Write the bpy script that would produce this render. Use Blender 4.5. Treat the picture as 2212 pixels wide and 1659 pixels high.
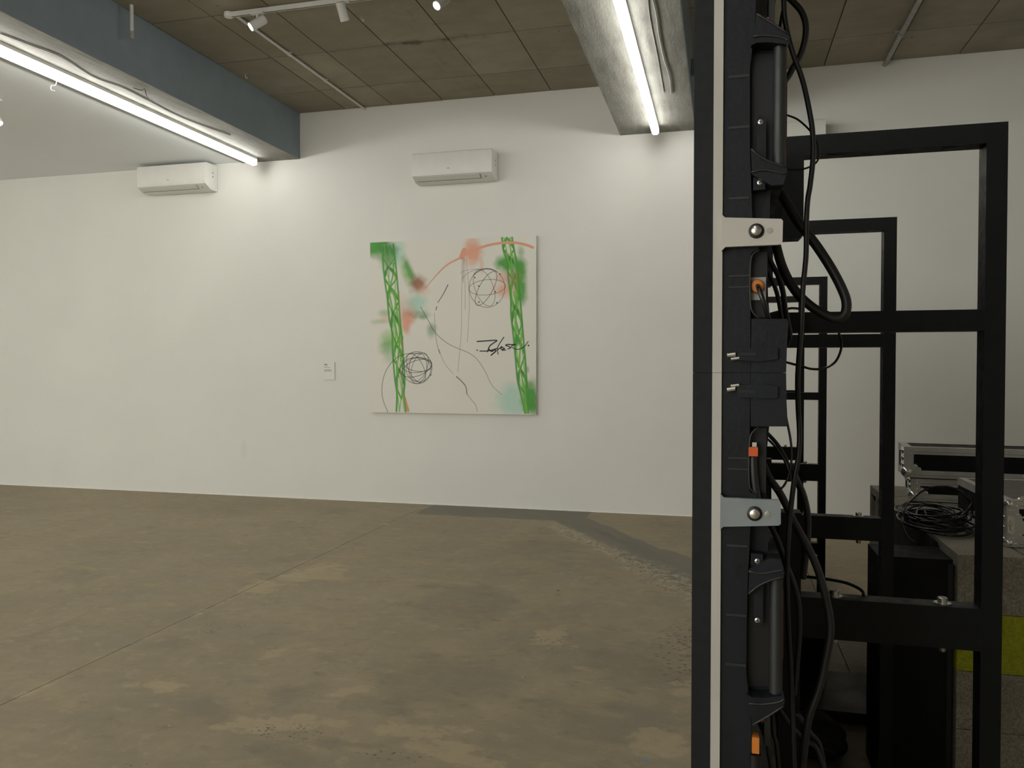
import bpy, bmesh, math, random
import numpy as np
from mathutils import Vector, Matrix
for o in list(bpy.data.objects): bpy.data.objects.remove(o)
S = bpy.context.scene; COL = S.collection
random.seed(5); RNG = np.random.RandomState(5)

# ------------------------------------------------------------ camera, world, exposure
F, CX, CY, H = 1725., 1106., 829.5, 1.5           # focal length and centre for 2212 x 1659, eye height
YAW, PIT = math.atan(452/F), math.atan(35.5/F)
FW = np.array([-math.sin(YAW)*math.cos(PIT), math.cos(YAW)*math.cos(PIT), -math.sin(PIT)])
RT = np.array([math.cos(YAW), math.sin(YAW), 0.]); UP = np.cross(RT, FW); EYE = np.array([0, 0, H])
def ray(x, y): return FW + RT*(x-CX)/F - UP*(y-CY)/F
def at_z(x, y, z): d = ray(x, y); return EYE + d*(z-H)/d[2]
def at_y(x, y, Y): d = ray(x, y); return EYE + d*Y/d[1]
def at_x(x, y, X): d = ray(x, y); return EYE + d*X/d[0]
cam = bpy.data.cameras.new('camera'); cam.sensor_width = 36; cam.lens = 36*F/2212; cam.clip_start = .02
co = bpy.data.objects.new('camera', cam); COL.objects.link(co)
co.matrix_world = Matrix(((RT[0], UP[0], -FW[0], 0), (RT[1], UP[1], -FW[1], 0), (RT[2], UP[2], -FW[2], H), (0, 0, 0, 1)))
S.camera = co
S.view_settings.view_transform = 'Standard'; S.view_settings.look = 'None'; S.view_settings.gamma = 1
S.view_settings.use_curve_mapping = False; S.view_settings.exposure = 0.0
TUBE, SPOT, WORLD = 16.5, 50.0, 3.5
w = bpy.data.worlds.new('world'); S.world = w; w.use_nodes = True
w.node_tree.nodes['Background'].inputs[0].default_value = (1, .98, .91, 1)
w.node_tree.nodes['Background'].inputs[1].default_value = WORLD

# ------------------------------------------------------------ node helper
class NT:
    def __init__(s, t): s.t = t; s._pos = None
    def n(s, ty, ins=(), **kw):
        nd = s.t.nodes.new(ty)
        for k, v in kw.items(): setattr(nd, k, v)
        for i, v in (ins.items() if isinstance(ins, dict) else enumerate(ins)): s.put(nd.inputs[i], v)
        return nd
    def put(s, sock, v):
        if v is None: return
        if isinstance(v, bpy.types.NodeSocket): s.t.links.new(v, sock)
        elif isinstance(v, (tuple, list)) and len(v) == 3 and sock.type == 'RGBA': sock.default_value = (*v, 1)
        else: sock.default_value = v
    def m(s, op, a, b=None, c=None, clamp=False):
        nd = s.n('ShaderNodeMath', operation=op, use_clamp=clamp)
        for i, v in enumerate((a, b, c)): s.put(nd.inputs[i], v)
        return nd.outputs[0]
    def pos(s):
        if s._pos is None: s._pos = s.n('ShaderNodeTexCoord').outputs['Object']
        return s._pos
    def world(s): return s.n('ShaderNodeNewGeometry').outputs['Position']
    def map(s, v, sc=(1, 1, 1), rot=(0, 0, 0), loc=(0, 0, 0)):
        return s.n('ShaderNodeMapping', {0: v, 1: loc, 2: rot, 3: sc}).outputs[0]
    def noise(s, v, scale, detail=3, rough=.55, dist=0):
        return s.n('ShaderNodeTexNoise', {'Vector': v, 'Scale': scale, 'Detail': detail, 'Roughness': rough, 'Distortion': dist}).outputs['Fac']
    def ss(s, v, a, b, lo=0., hi=1.):
        nd = s.n('ShaderNodeMapRange', interpolation_type='SMOOTHSTEP')
        for i, q in enumerate((v, a, b, lo, hi)): s.put(nd.inputs[i], q)
        return nd.outputs[0]
    def mix(s, f, a, b, mode='MIX'):
        nd = s.n('ShaderNodeMix', data_type='RGBA', blend_type=mode)
        s.put(nd.inputs[0], f); s.put(nd.inputs[6], a); s.put(nd.inputs[7], b)
        return nd.outputs[2]
    def xyz(s, v): nd = s.n('ShaderNodeSeparateXYZ', [v]); return nd.outputs
def srgb(r, g, b, k=1.):
    f = lambda c: (c/255/12.92 if c < 10.3 else ((c/255+.055)/1.055)**2.4)
    return tuple(min(.95, f(c)*k) for c in (r, g, b))
def new_mat(name):
    m = bpy.data.materials.new(name); m.use_nodes = True
    nt = NT(m.node_tree); b = m.node_tree.nodes['Principled BSDF']
    return m, nt, b
def mat(name, col, rough=.5, metal=0., var=.12, sc=8., bump=0., bsc=60., spec=.5, coat=0.):
    m, nt, b = new_mat(name)
    p = nt.pos()
    n = nt.noise(p, sc, 4)
    c = nt.mix(nt.ss(n, .3, .7), tuple(x*(1-var) for x in col), tuple(min(1, x*(1+var)) for x in col))
    nt.put(b.inputs['Base Color'], c)
    nt.put(b.inputs['Roughness'], nt.ss(nt.noise(p, sc*2.3, 3), .3, .7, max(0, rough-.07), min(1, rough+.07)))
    b.inputs['Metallic'].default_value = metal; b.inputs['Specular IOR Level'].default_value = spec
    if coat: b.inputs['Coat Weight'].default_value = coat
    if bump:
        bm_ = nt.n('ShaderNodeBump', {'Height': nt.noise(p, bsc, 3), 'Strength': bump, 'Distance': .002})
        nt.put(b.inputs['Normal'], bm_.outputs[0])
    return m
def emit(name, col, st):
    m, nt, b = new_mat(name)
    b.inputs['Base Color'].default_value = (.8, .8, .8, 1)
    b.inputs['Emission Color'].default_value = (*col, 1); b.inputs['Emission Strength'].default_value = st
    return m

# ------------------------------------------------------------ geometry helpers
ORG = {}
def tag(o, label=None, cat=None, group=None, kind=None):
    if label: o['label'] = label
    if cat: o['category'] = cat
    if group: o['group'] = group
    if kind: o['kind'] = kind
    return o
def thing(name, label, cat, loc=(0, 0, 0), group=None, kind=None, local=False):
    o = bpy.data.objects.new(name, None); COL.objects.link(o); o.location = loc; o.empty_display_size = .05
    ORG[o.name] = Vector((0, 0, 0)) if local else Vector(loc)
    return tag(o, label, cat, group, kind)
def obj(name, bm, m, parent=None, smooth=False, bevel=0, seg=1, label=None):
    if bevel:
        es = [e for e in bm.edges if len(e.link_faces) == 2 and e.calc_face_angle(0) > .6]
        bmesh.ops.bevel(bm, geom=es, offset=bevel, segments=seg, affect='EDGES', profile=.5)
    off = ORG.get(parent.name, Vector()) if parent else Vector()
    if parent is not None: bmesh.ops.translate(bm, vec=-off, verts=bm.verts)
    bmesh.ops.recalc_face_normals(bm, faces=bm.faces)
    me = bpy.data.meshes.new(name); bm.to_mesh(me); bm.free()
    if smooth:
        for f in me.polygons: f.use_smooth = True
        if smooth == 'auto':
            try: me.set_sharp_from_angle(angle=.7)
            except Exception: pass
    me.materials.append(m)
    o = bpy.data.objects.new(name, me); COL.objects.link(o)
    if parent is not None:
        o.parent = parent; ORG[o.name] = off.copy()
    else: ORG[o.name] = Vector()
    if label: o['label'] = label
    return o
def B(): return bmesh.new()
def box(bm, x0, x1, y0, y1, z0, z1):
    vs = [bm.verts.new((x, y, z)) for x in (x0, x1) for y in (y0, y1) for z in (z0, z1)]
    for f in ((0, 1, 3, 2), (4, 6, 7, 5), (0, 4, 5, 1), (2, 3, 7, 6), (0, 2, 6, 4), (1, 5, 7, 3)):
        bm.faces.new([vs[i] for i in f])
    return bm
def prism(bm, pts, a0, a1, axis='y'):
    """pts: 2D polygon; axis y: (x,z) swept in y; axis x: (y,z) swept in x; axis z: (x,y) swept in z"""
    def v(p, a): return {'y': (p[0], a, p[1]), 'x': (a, p[0], p[1]), 'z': (p[0], p[1], a)}[axis]
    A = [bm.verts.new(v(p, a0)) for p in pts]; Bv = [bm.verts.new(v(p, a1)) for p in pts]
    n = len(pts); bm.faces.new(A); bm.faces.new(Bv[::-1])
    for i in range(n): bm.faces.new((A[i], A[(i+1) % n], Bv[(i+1) % n], Bv[i]))
    return bm
def basis(d):
    d = Vector(d).normalized(); a = Vector((0, 0, 1)) if abs(d.z) < .9 else Vector((1, 0, 0))
    u = d.cross(a).normalized(); return u, d.cross(u).normalized()
def cyl(bm, p0, p1, r0, r1=None, n=16, cap=True):
    r1 = r0 if r1 is None else r1; p0 = Vector(p0); p1 = Vector(p1); u, v = basis(p1-p0)
    rs = [[bm.verts.new(p+(u*math.cos(t)+v*math.sin(t))*r) for t in [2*math.pi*i/n for i in range(n)]] for p, r in ((p0, r0), (p1, r1))]
    for i in range(n): bm.faces.new((rs[0][i], rs[0][(i+1) % n], rs[1][(i+1) % n], rs[1][i]))
    if cap: bm.faces.new(rs[0][::-1]); bm.faces.new(rs[1])
    return bm
def lathe(bm, p0, d, prof, n=18):
    """prof: list of (distance along d, radius)"""
    p0 = Vector(p0); d = Vector(d).normalized(); u, v = basis(d); prev = None
    for s, r in prof:
        ring = [bm.verts.new(p0+d*s+(u*math.cos(2*math.pi*i/n)+v*math.sin(2*math.pi*i/n))*max(r, 1e-5)) for i in range(n)]
        if prev:
            for i in range(n): bm.faces.new((prev[i], prev[(i+1) % n], ring[(i+1) % n], ring[i]))
        else: bm.faces.new(ring[::-1])
        prev = ring
    bm.faces.new(prev); return bm
def spline(pts, k=6):
    P = [Vector(p) for p in pts]; P = [P[0]*2-P[1]]+P+[P[-1]*2-P[-2]]; out = []
    for i in range(1, len(P)-2):
        a, b, c, d = P[i-1:i+3]
        for j in range(k):
            t = j/k
            out.append(.5*((2*b)+(c-a)*t+(2*a-5*b+4*c-d)*t*t+(3*b-a-3*c+d)*t**3))
    out.append(P[-2]); return out
def tube(bm, pts, r, n=8, k=6):
    P = spline(pts, k) if k else [Vector(p) for p in pts]
    prev = None; u = None
    for i, p in enumerate(P):
        d = (P[min(i+1, len(P)-1)]-P[max(i-1, 0)])
        if d.length < 1e-9: continue
        d.normalize()
        if u is None: u = basis(d)[0]
        u = (u-d*u.dot(d)).normalized(); v = d.cross(u)
        ring = [bm.verts.new(p+(u*math.cos(2*math.pi*j/n)+v*math.sin(2*math.pi*j/n))*r) for j in range(n)]
        if prev:
            for j in range(n): bm.faces.new((prev[j], prev[(j+1) % n], ring[(j+1) % n], ring[j]))
        else: bm.faces.new(ring[::-1])
        prev = ring
    bm.faces.new(prev); return bm
def sphere(bm, c, r, sc=(1, 1, 1), seg=14):
    bmesh.ops.create_uvsphere(bm, u_segments=seg, v_segments=seg//2+1, radius=r, matrix=Matrix.Translation(c) @ Matrix.Diagonal((*sc, 1)))
    return bm

# ------------------------------------------------------------ materials
def mat_wall():
    m, nt, b = new_mat('white wall paint'); p = nt.world()
    n = nt.noise(p, 1.1, 4); c = nt.mix(nt.ss(n, .3, .7), (.77, .765, .72), (.80, .795, .75))
    # faint scuffs low on the wall
    q = at_y(527, 970, 8.22)
    x, y, z = nt.xyz(p)
    d = nt.m('ADD', nt.m('POWER', nt.m('DIVIDE', nt.m('SUBTRACT', x, float(q[0])), .05), 2), nt.m('POWER', nt.m('DIVIDE', nt.m('SUBTRACT', z, float(q[2])), .13), 2))
    c = nt.mix(nt.ss(d, 1.0, 0.1, 0, .10), c, (.3, .3, .3))
    nt.put(b.inputs['Base Color'], c); b.inputs['Roughness'].default_value = .72
    nt.put(b.inputs['Normal'], nt.n('ShaderNodeBump', {'Height': nt.noise(p, 90, 3), 'Strength': .12, 'Distance': .001}).outputs[0])
    return m
def mat_soffit(name, c0, c1, streak=.5):
    m, nt, b = new_mat(name); p = nt.world()
    r = nt.n('ShaderNodeObjectInfo').outputs['Random']
    n1 = nt.noise(p, 1.3, 5, .6); n2 = nt.noise(nt.map(p, (1.6, 3.2, 3)), 1.6, 5, .65); n3 = nt.noise(p, 30, 3)
    f = nt.m('ADD', nt.m('MULTIPLY', n1, .55), nt.m('ADD', nt.m('MULTIPLY', n2, .3), nt.m('MULTIPLY', r, .16)))
    c = nt.mix(nt.ss(f, .35, .75), c0, c1)
    c = nt.mix(nt.ss(nt.noise(nt.map(p, (.6, 2.5, 1)), 3.4, 5, .7), .63, .78, 0, streak), c, tuple(x*.45 for x in c0))
    c = nt.mix(nt.ss(n3, .68, .8, 0, .35), c, tuple(x*.5 for x in c0))
    if streak > .2:      # mould along one formwork joint
        wx, wy, wz = nt.xyz(nt.n('ShaderNodeVectorMath', {0: p, 1: nt.n('ShaderNodeVectorMath', {0: nt.n('ShaderNodeTexNoise', {'Vector': p, 'Scale': 5., 'Detail': 4.}).outputs['Color'], 3: .10}, operation='SCALE').outputs[0]}, operation='ADD').outputs[0])
        dj = nt.m('ABSOLUTE', nt.m('SUBTRACT', wy, 6.74))
        f1 = nt.m('MULTIPLY', nt.ss(dj, .075, .01), nt.m('MULTIPLY', nt.ss(wx, -3.5, -3.2), nt.ss(wx, -1.6, -1.8)))
        c = nt.mix(nt.m('MULTIPLY', f1, nt.ss(nt.noise(p, 3.5, 5, .7), .44, .60, .1, .85)), c, (.035, .032, .025))
        sp_ = nt.ss(nt.n('ShaderNodeTexVoronoi', {'Vector': p, 'Scale': 2.1, 'Randomness': 1.}, feature='F1').outputs['Distance'], .03, .018)
        c = nt.mix(sp_, c, (.04, .036, .03))
        pg = nt.m('MULTIPLY', nt.ss(nt.noise(nt.map(p, (9, .8, 1)), 2.5, 3), .6, .7, 0, .3), nt.ss(nt.m('ABSOLUTE', nt.m('ADD', wx, 2.45)), .35, .1))
        c = nt.mix(pg, c, (.16, .12, .085))
    nt.put(b.inputs['Base Color'], c); b.inputs['Roughness'].default_value = .75
    nt.put(b.inputs['Normal'], nt.n('ShaderNodeBump', {'Height': nt.m('ADD', n3, n2), 'Strength': .3, 'Distance': .003}).outputs[0])
    return m
def mat_beam():
    m, nt, b = new_mat('board marked concrete'); p = nt.world()
    n1 = nt.noise(nt.map(p, (8, 1.2, 8)), 2.0, 5, .65); n2 = nt.noise(p, 2.2, 4); n3 = nt.noise(nt.map(p, (14, 4, 14)), 5, 3)
    c = nt.mix(nt.ss(n1, .3, .7), (.15, .147, .127), (.25, .243, .210))
    c = nt.mix(nt.ss(n2, .4, .75, 0, .6), c, (.29, .283, .25))
    c = nt.mix(nt.ss(n3, .66, .74, 0, .55), c, (.09, .085, .07))
    nt.put(b.inputs['Base Color'], c); b.inputs['Roughness'].default_value = .7
    nt.put(b.inputs['Normal'], nt.n('ShaderNodeBump', {'Height': nt.m('ADD', n1, n3), 'Strength': .5, 'Distance': .004}).outputs[0])
    return m
def mat_floor():
    m, nt, b = new_mat('worn sealed concrete floor'); p = nt.world()
    warp = nt.n('ShaderNodeTexNoise', {'Vector': p, 'Scale': 2.2, 'Detail': 4.}).outputs['Color']
    wv = nt.n('ShaderNodeVectorMath', {0: warp, 1: (.5, .5, .5)}, operation='SUBTRACT').outputs[0]
    wv2 = nt.n('ShaderNodeVectorMath', {0: wv, 3: .55}, operation='SCALE').outputs[0]
    pw = nt.n('ShaderNodeVectorMath', {0: p, 1: wv2}, operation='ADD').outputs[0]
    x, y, z = nt.xyz(pw); sx, sy, sz = nt.xyz(p)
    wl = nt.n('ShaderNodeVectorMath', {0: wv, 3: .12}, operation='SCALE').outputs[0]
    ex, ey, ez = nt.xyz(nt.n('ShaderNodeVectorMath', {0: p, 1: wl}, operation='ADD').outputs[0])
    big = nt.noise(p, .75, 5, .6); mid = nt.noise(nt.map(p, (1, 1.3, 1)), 2.6, 5, .62, .4); fine = nt.noise(p, 14, 5, .65); grit = nt.noise(p, 120, 2)
    def ell(px, py, rx, ry, X=x, Y=y, a=1., b_=.2):
        q = at_z(px, py, 0)
        d = nt.m('ADD', nt.m('POWER', nt.m('DIVIDE', nt.m('SUBTRACT', X, float(q[0])), rx*1.15), 2), nt.m('POWER', nt.m('DIVIDE', nt.m('SUBTRACT', Y, float(q[1])), ry*1.15), 2))
        return nt.ss(d, a, b_-.2)
    def union(l):
        r = l[0]
        for k in l[1:]: r = nt.m('MAXIMUM', r, k)
        return r
    base, light, dark = (.240, .208, .146), (.30, .256, .172), (.165, .150, .116)
    c = nt.mix(nt.ss(nt.m('ADD', nt.m('MULTIPLY', big, .5), nt.m('MULTIPLY', mid, .5)), .38, .62), (.196, .172, .122), (.262, .226, .156))
    c = nt.mix(nt.ss(mid, .60, .74, 0, .55), c, light)
    c = nt.mix(nt.ss(nt.noise(nt.map(p, (1, 1, 1), loc=(7, 3, 0)), 1.9, 5, .6, .6), .56, .70, 0, .6), c, dark)
    # stains of their own shape
    dk = union([ell(620, 1490, .16, .14), ell(940, 1470, .5, .45), ell(590, 1640, .22, .12), ell(820, 1535, .24, .10), ell(1300, 1560, .5, .3), ell(760, 1625, .2, .06), ell(1000, 1300, .5, .6), ell(1350, 1440, .4, .25), ell(480, 1530, .2, .12), ell(1180, 1180, .5, .4)])
    brk = nt.noise(nt.map(p, (1, 1.5, 1)), 5.5, 7, .72, .3); brk2 = nt.noise(nt.map(p, (1, 1.4, 1), loc=(3, 9, 0)), 7, 7, .75, .3)
    c = nt.mix(nt.ss(brk2, .52, .66, 0, .55), c, (.305, .258, .172)); c = nt.mix(nt.ss(brk, .55, .68, 0, .65), c, (.150, .138, .106))
    c = nt.mix(nt.ss(nt.m('ADD', dk, nt.m('MULTIPLY', nt.m('SUBTRACT', brk, .5), 2.2)), .35, 1.1, 0, .5), c, (.145, .131, .100))
    lt = union([ell(600, 1570, .36, .14), ell(580, 1415, .12, .14), ell(330, 1490, .25, .12), ell(1190, 1385, .2, .25), ell(740, 1500, .16, .10), ell(900, 1590, .3, .10), ell(1480, 1480, .2, .2), ell(1450, 1610, .2, .15), ell(1000, 1635, .3, .1), ell(560, 1270, .2, .3), ell(680, 1240, .25, .4)])
    c = nt.mix(nt.m('MULTIPLY', nt.ss(nt.m('ADD', lt, nt.m('MULTIPLY', nt.m('SUBTRACT', brk2, .5), 2.6)), .55, .95, 0, .8), nt.ss(fine, .3, .6, .5, 1)), c, (.330, .280, .180))
    # trench patch and darker apron by the wall
    def seg(p0, p1, X, Y):
        dx, dy = p1[0]-p0[0], p1[1]-p0[1]; L = dx*dx+dy*dy
        ax = nt.m('SUBTRACT', X, p0[0]); ay = nt.m('SUBTRACT', Y, p0[1])
        t = nt.m('DIVIDE', nt.m('ADD', nt.m('MULTIPLY', ax, dx), nt.m('MULTIPLY', ay, dy)), L, clamp=True)
        ux = nt.m('SUBTRACT', ax, nt.m('MULTIPLY', t, dx)); uy = nt.m('SUBTRACT', ay, nt.m('MULTIPLY', t, dy))
        return nt.m('SQRT', nt.m('ADD', nt.m('MULTIPLY', ux, ux), nt.m('MULTIPLY', uy, uy)))
    d1 = seg((-1.42, 7.75), (-.55, 6.45), ex, ey); d2 = seg((-.55, 6.45), (.5, 4.9), ex, ey)
    tr = nt.m('MAXIMUM', nt.ss(d1, .20, .17), nt.ss(d2, .25, .22))
    ap = nt.m('MULTIPLY', nt.ss(ey, 7.62, 7.68), nt.m('MULTIPLY', nt.ss(ex, -3.04, -3.0), nt.ss(ex, -1.27, -1.31)))
    c = nt.mix(nt.m('MULTIPLY', nt.m('MAXIMUM', tr, ap), .95), c, nt.mix(nt.ss(mid, .4, .6), (.108, .107, .092), (.142, .140, .120)))
    ds = seg((-1.15, 7.35), (-.62, 6.6), ex, ey)
    c = nt.mix(nt.ss(ds, .055, .03, 0, .8), c, (.115, .108, .085))
    da = seg((-1.5, 7.35), (-.55, 6.05), ex, ey); db = seg((-.55, 6.05), (.15, 4.9), ex, ey)
    band = nt.m('MAXIMUM', nt.ss(da, .16, .05), nt.ss(db, .25, .08))
    c = nt.mix(nt.m('MULTIPLY', band, nt.ss(fine, .45, .6, .1, .8)), c, (.36, .33, .25))
    # pits
    vor = nt.n('ShaderNodeTexVoronoi', {'Vector': nt.map(p, (1, 1.4, 1)), 'Scale': 42., 'Randomness': 1.}, feature='F1').outputs['Distance']
    zone = union([ell(620, 1583, .17, .08, ex, ey, 1.3, .4), ell(1490, 1465, .12, .16, ex, ey, 1.3, .4), ell(1480, 1385, .12, .3, ex, ey, 1.3, .4), ell(1190, 1385, .16, .2, ex, ey), ell(320, 1655, .12, .04, ex, ey), ell(870, 1640, .25, .05, ex, ey), ell(480, 1355, .14, .12, ex, ey), nt.m('MULTIPLY', band, .95)])
    pit = nt.m('MULTIPLY', nt.m('MULTIPLY', nt.ss(vor, .34, .22), zone), nt.ss(nt.noise(p, 9, 3), .42, .55))
    c = nt.mix(nt.m('MULTIPLY', pit, .85), c, (.055, .048, .032))
    v2 = nt.n('ShaderNodeTexVoronoi', {'Vector': p, 'Scale': 26., 'Randomness': 1.}, feature='F1').outputs['Distance']
    zone2 = nt.m('MAXIMUM', band, ell(1480, 1400, .16, .5, ex, ey, 1.3, .3))
    c = nt.mix(nt.m('MULTIPLY', nt.m('MULTIPLY', nt.ss(v2, .36, .24), zone2), .75), c, (.085, .078, .058))
    # chipped light edge along the saw cut
    cut = nt.ss(nt.m('ABSOLUTE', nt.m('ADD', sx, 3.09)), .07, .0)
    c = nt.mix(nt.m('MULTIPLY', nt.m('MULTIPLY', cut, nt.ss(nt.noise(p, 3.2, 3), .5, .62)), nt.ss(fine, .42, .55)), c, (.33, .29, .20))
    sp = nt.ss(nt.n('ShaderNodeTexVoronoi', {'Vector': p, 'Scale': 5.5, 'Randomness': 1.}, feature='F1').outputs['Distance'], .035, .02)
    c = nt.mix(nt.m('MULTIPLY', sp, nt.ss(fine, .5, .6, 0, .8)), c, (.52, .50, .44))
    q = at_z(1395, 1640, 0)
    bl = nt.ss(nt.m('ADD', nt.m('POWER', nt.m('DIVIDE', nt.m('SUBTRACT', sx, float(q[0])), .016), 2), nt.m('POWER', nt.m('DIVIDE', nt.m('SUBTRACT', sy, float(q[1])), .010), 2)), 1, .5)
    c = nt.mix(bl, c, (.10, .22, .45))
    q = at_z(1206, 1276, 0)
    bl = nt.ss(nt.m('ADD', nt.m('POWER', nt.m('DIVIDE', nt.m('SUBTRACT', sx, float(q[0])), .014), 2), nt.m('POWER', nt.m('DIVIDE', nt.m('SUBTRACT', sy, float(q[1])), .012), 2)), 1, .5)
    c = nt.mix(bl, c, (.03, .03, .02))
    # longitudinal ghost lines
    for px, py, wd in ((0, 1400, .02), (120, 1325, .015)):
        q = at_z(px, py, 0); c = nt.mix(nt.ss(nt.m('ABSOLUTE', nt.m('SUBTRACT', ex, float(q[0]))), wd, 0, 0, .35), c, dark)
    c = nt.mix(nt.ss(fine, .35, .7, 0, .22), c, (.15, .13, .09)); c = nt.mix(nt.ss(grit, .55, .75, 0, .14), c, (.40, .37, .30))
    c = nt.mix(1., c, (1.33, 1.26, 1.17), 'MULTIPLY')
    nt.put(b.inputs['Base Color'], c)
    nt.put(b.inputs['Roughness'], nt.ss(mid, .3, .7, .50, .68)); b.inputs['Specular IOR Level'].default_value = .35
    h = nt.m('SUBTRACT', nt.m('ADD', nt.m('MULTIPLY', fine, .5), nt.m('MULTIPLY', grit, .2)), pit)
    nt.put(b.inputs['Normal'], nt.n('ShaderNodeBump', {'Height': h, 'Strength': .35, 'Distance': .003}).outputs[0])
    return m
def mat_block(name, c0, c1):
    m, nt, b = new_mat(name); p = nt.world()
    n = nt.noise(p, 140, 3, .7); n2 = nt.noise(p, 6, 4)
    c = nt.mix(nt.ss(n, .35, .65), c0, c1); c = nt.mix(nt.ss(n2, .4, .7, 0, .4), c, tuple(x*.75 for x in c0))
    c = nt.mix(nt.ss(nt.noise(p, 260, 2), .66, .74, 0, .7), c, tuple(x*.25 for x in c0))
    nt.put(b.inputs['Base Color'], c); b.inputs['Roughness'].default_value = .9
    nt.put(b.inputs['Normal'], nt.n('ShaderNodeBump', {'Height': n, 'Strength': .8, 'Distance': .003}).outputs[0])
    return m
M = dict(
    wall=mat_wall(), soffit=mat_soffit('formed concrete soffit', (.235, .208, .155), (.35, .318, .245), .4), beam=mat_beam(),
    face=mat_soffit('haze tinted grey beam side', (.195, .238, .270), (.245, .292, .325), .12), floor=mat_floor(),  # beam side: grey concrete, with bluish lens haze put into its colour
    joint=mat('joint dark', (.06, .055, .04), .9), plaster=mat('white plaster ceiling', (.86, .90, .92), .8, var=.01, sc=1),
    white=mat('white plastic', (.74, .735, .69), .42, var=.02), whitemetal=mat('white enamel', (.66, .655, .62), .45, var=.04),
    greymetal=mat('galvanised conduit', (.34, .34, .32), .5, var=.15, sc=20), slot=mat('dark slot', (.05, .05, .045), .7), grey=mat('grey print', (.24, .24, .22), .6),
    vane=mat('cream plastic vane', (.64, .635, .59), .45, var=.02),
    tube=emit('tube diffuser', (1, .992, .94), TUBE), lens=emit('spot lens', (1, .96, .86), SPOT), led=emit('spot lamp', (1, .96, .86), SPOT),
    black=mat('black powder coated steel', (.0055, .007, .0075), .5, var=.15, sc=20, bump=.1, bsc=300, spec=.3),
    cast=mat('black cast cabinet', (.0072, .0100, .0125), .5, var=.2, sc=18, bump=.15, bsc=200, spec=.3), deep=mat('black recess', (.006, .007, .008), .5, var=.1),  # cast: black tinted bluish, haze carried in the colour
    grip=mat('charcoal rubber grip', (.020, .022, .022), .45, var=.15, sc=25), screen=mat('black screen mask', (.008, .010, .012), .6, var=.1, sc=40, spec=.3),
    strip=mat('raw aluminium edge', (.50, .485, .435), .45, .1, var=.06, sc=6, bump=.1), bracket=mat('brushed bracket', (.52, .50, .45), .42, .15, var=.05, sc=9),
    frost=mat('blue grey plastic bracket', (.235, .265, .27), .35, .0, var=.10, sc=25), steel=mat('zinc steel', (.62, .60, .55), .32, .9, var=.1, sc=60),
    chrome=mat('polished chrome', (.80, .80, .78), .26, .85, var=.05), alu=mat('brushed aluminium rail', (.50, .485, .44), .42, .2, var=.08, sc=14),
    lam=mat('black laminate', (.008, .008, .009), .6, var=.15, bump=.1, bsc=200, spec=.15), brown=mat('brown grey laminate', (.105, .095, .085), .55, var=.12, sc=18),
    rubber=mat('black cable rubber', (.012, .012, .012), .45, var=.2), gloss=mat('glossy black cable', (.012, .012, .013), .22, var=.2),
    red=mat('red seal', (.26, .035, .02), .5, var=.2), orange=mat('orange connector', (.62, .20, .03), .4, var=.08), orangered=mat('orange red connector', (.60, .10, .025), .42, var=.08),
    block=mat_block('grey concrete block', (.20, .18, .135), (.36, .325, .25)), yellow=mat_block('yellow green painted block', (.30, .31, .012), (.42, .43, .02)),
    paper=mat('white card', (.78, .765, .71), .6, var=.01), ink=mat('black ink', (.03, .03, .03), .6), board=mat('black phenolic board', (.030, .026, .020), .5, var=.08, sc=3, spec=.25),
    cloth=mat('dark grey woven bag', (.018, .017, .015), .85, var=.3, sc=30, bump=.6, bsc=150), woodwhite=mat('canvas edge', (.62, .6, .54), .8),
)

# ------------------------------------------------------------ room shell
D = 8.22; ZC = 4.385; ZB = 3.87; XL, XR, YB = -13.0, 5.5, -5.0
def struct(name, bm, m, parent=None, **k):
    o = obj(name, bm, m, parent, **k)
    if parent is None: o['kind'] = 'structure'
    return o
fl = struct('floor', box(B(), XL, XR, YB, D, -.12, -.008), M['joint'])
xs = [XL, -9.2, -6.1, -3.09, 0.62, XR]; ys = [YB, -.4, D]
for i in range(len(xs)-1):
    for j in range(len(ys)-1):
        g = .0022
        bm = box(B(), xs[i]+g, xs[i+1]-g, ys[j]+g, ys[j+1]-g, -.0079, 0)
        obj('slab', bm, M['floor'], fl)
wb = struct('wall_back', box(B(), XL, XR, D, D+.15, 0, 4.5), M['wall'])
struct('wall_left', box(B(), XL-.15, XL, YB, D, 0, 4.5), M['wall']); struct('wall_right', box(B(), XR, XR+.15, YB, D, 0, 4.5), M['wall'])
struct('wall_front', box(box(B(), XL, -1.5, YB-.15, YB, 0, .5), -1.5, XR, YB-.15, YB, 0, 4.5), M['wall'])  # opening above the low left part is added to let world fill light in
# thin bead at the foot of the wall
struct('baseboard_back', box(B(), XL, XR, D-.006, D-.0002, .001, .014), M['wall'])
ce = struct('ceiling', box(B(), XL, XR, YB, D+.15, ZC+.012, ZC+.25), M['joint'])
def panels(x0, x1, xsl, ysl):
    X = [x0]+[x for x in xsl if x0 < x < x1]+[x1]; Y = ysl
    for i in range(len(X)-1):
        for j in range(len(Y)-1):
            g = .005; dz = random.uniform(-.0012, .0012)
            obj('panel', box(B(), X[i]+g, X[i+1]-g, Y[j]+g, Y[j+1]-g, ZC+dz, ZC+.0119), M['soffit'], ce)
YP = [YB, 2.1, 3.02, 3.94, 4.86, 5.78, 6.69, 7.6, D]
panels(-4.65, -1.01, [-4.07, -3.51, -2.92, -2.335, -1.73, -1.15], YP)
panels(-.27, XR, [.35, .935, 1.52, 2.10, 2.69, 3.28, 3.87, 4.46], [YB, 2.0, 2.92, 3.84, 4.76, 5.68, 6.62, 7.545, D])
panels(XL, -5.4, [], [YB, D])
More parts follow.
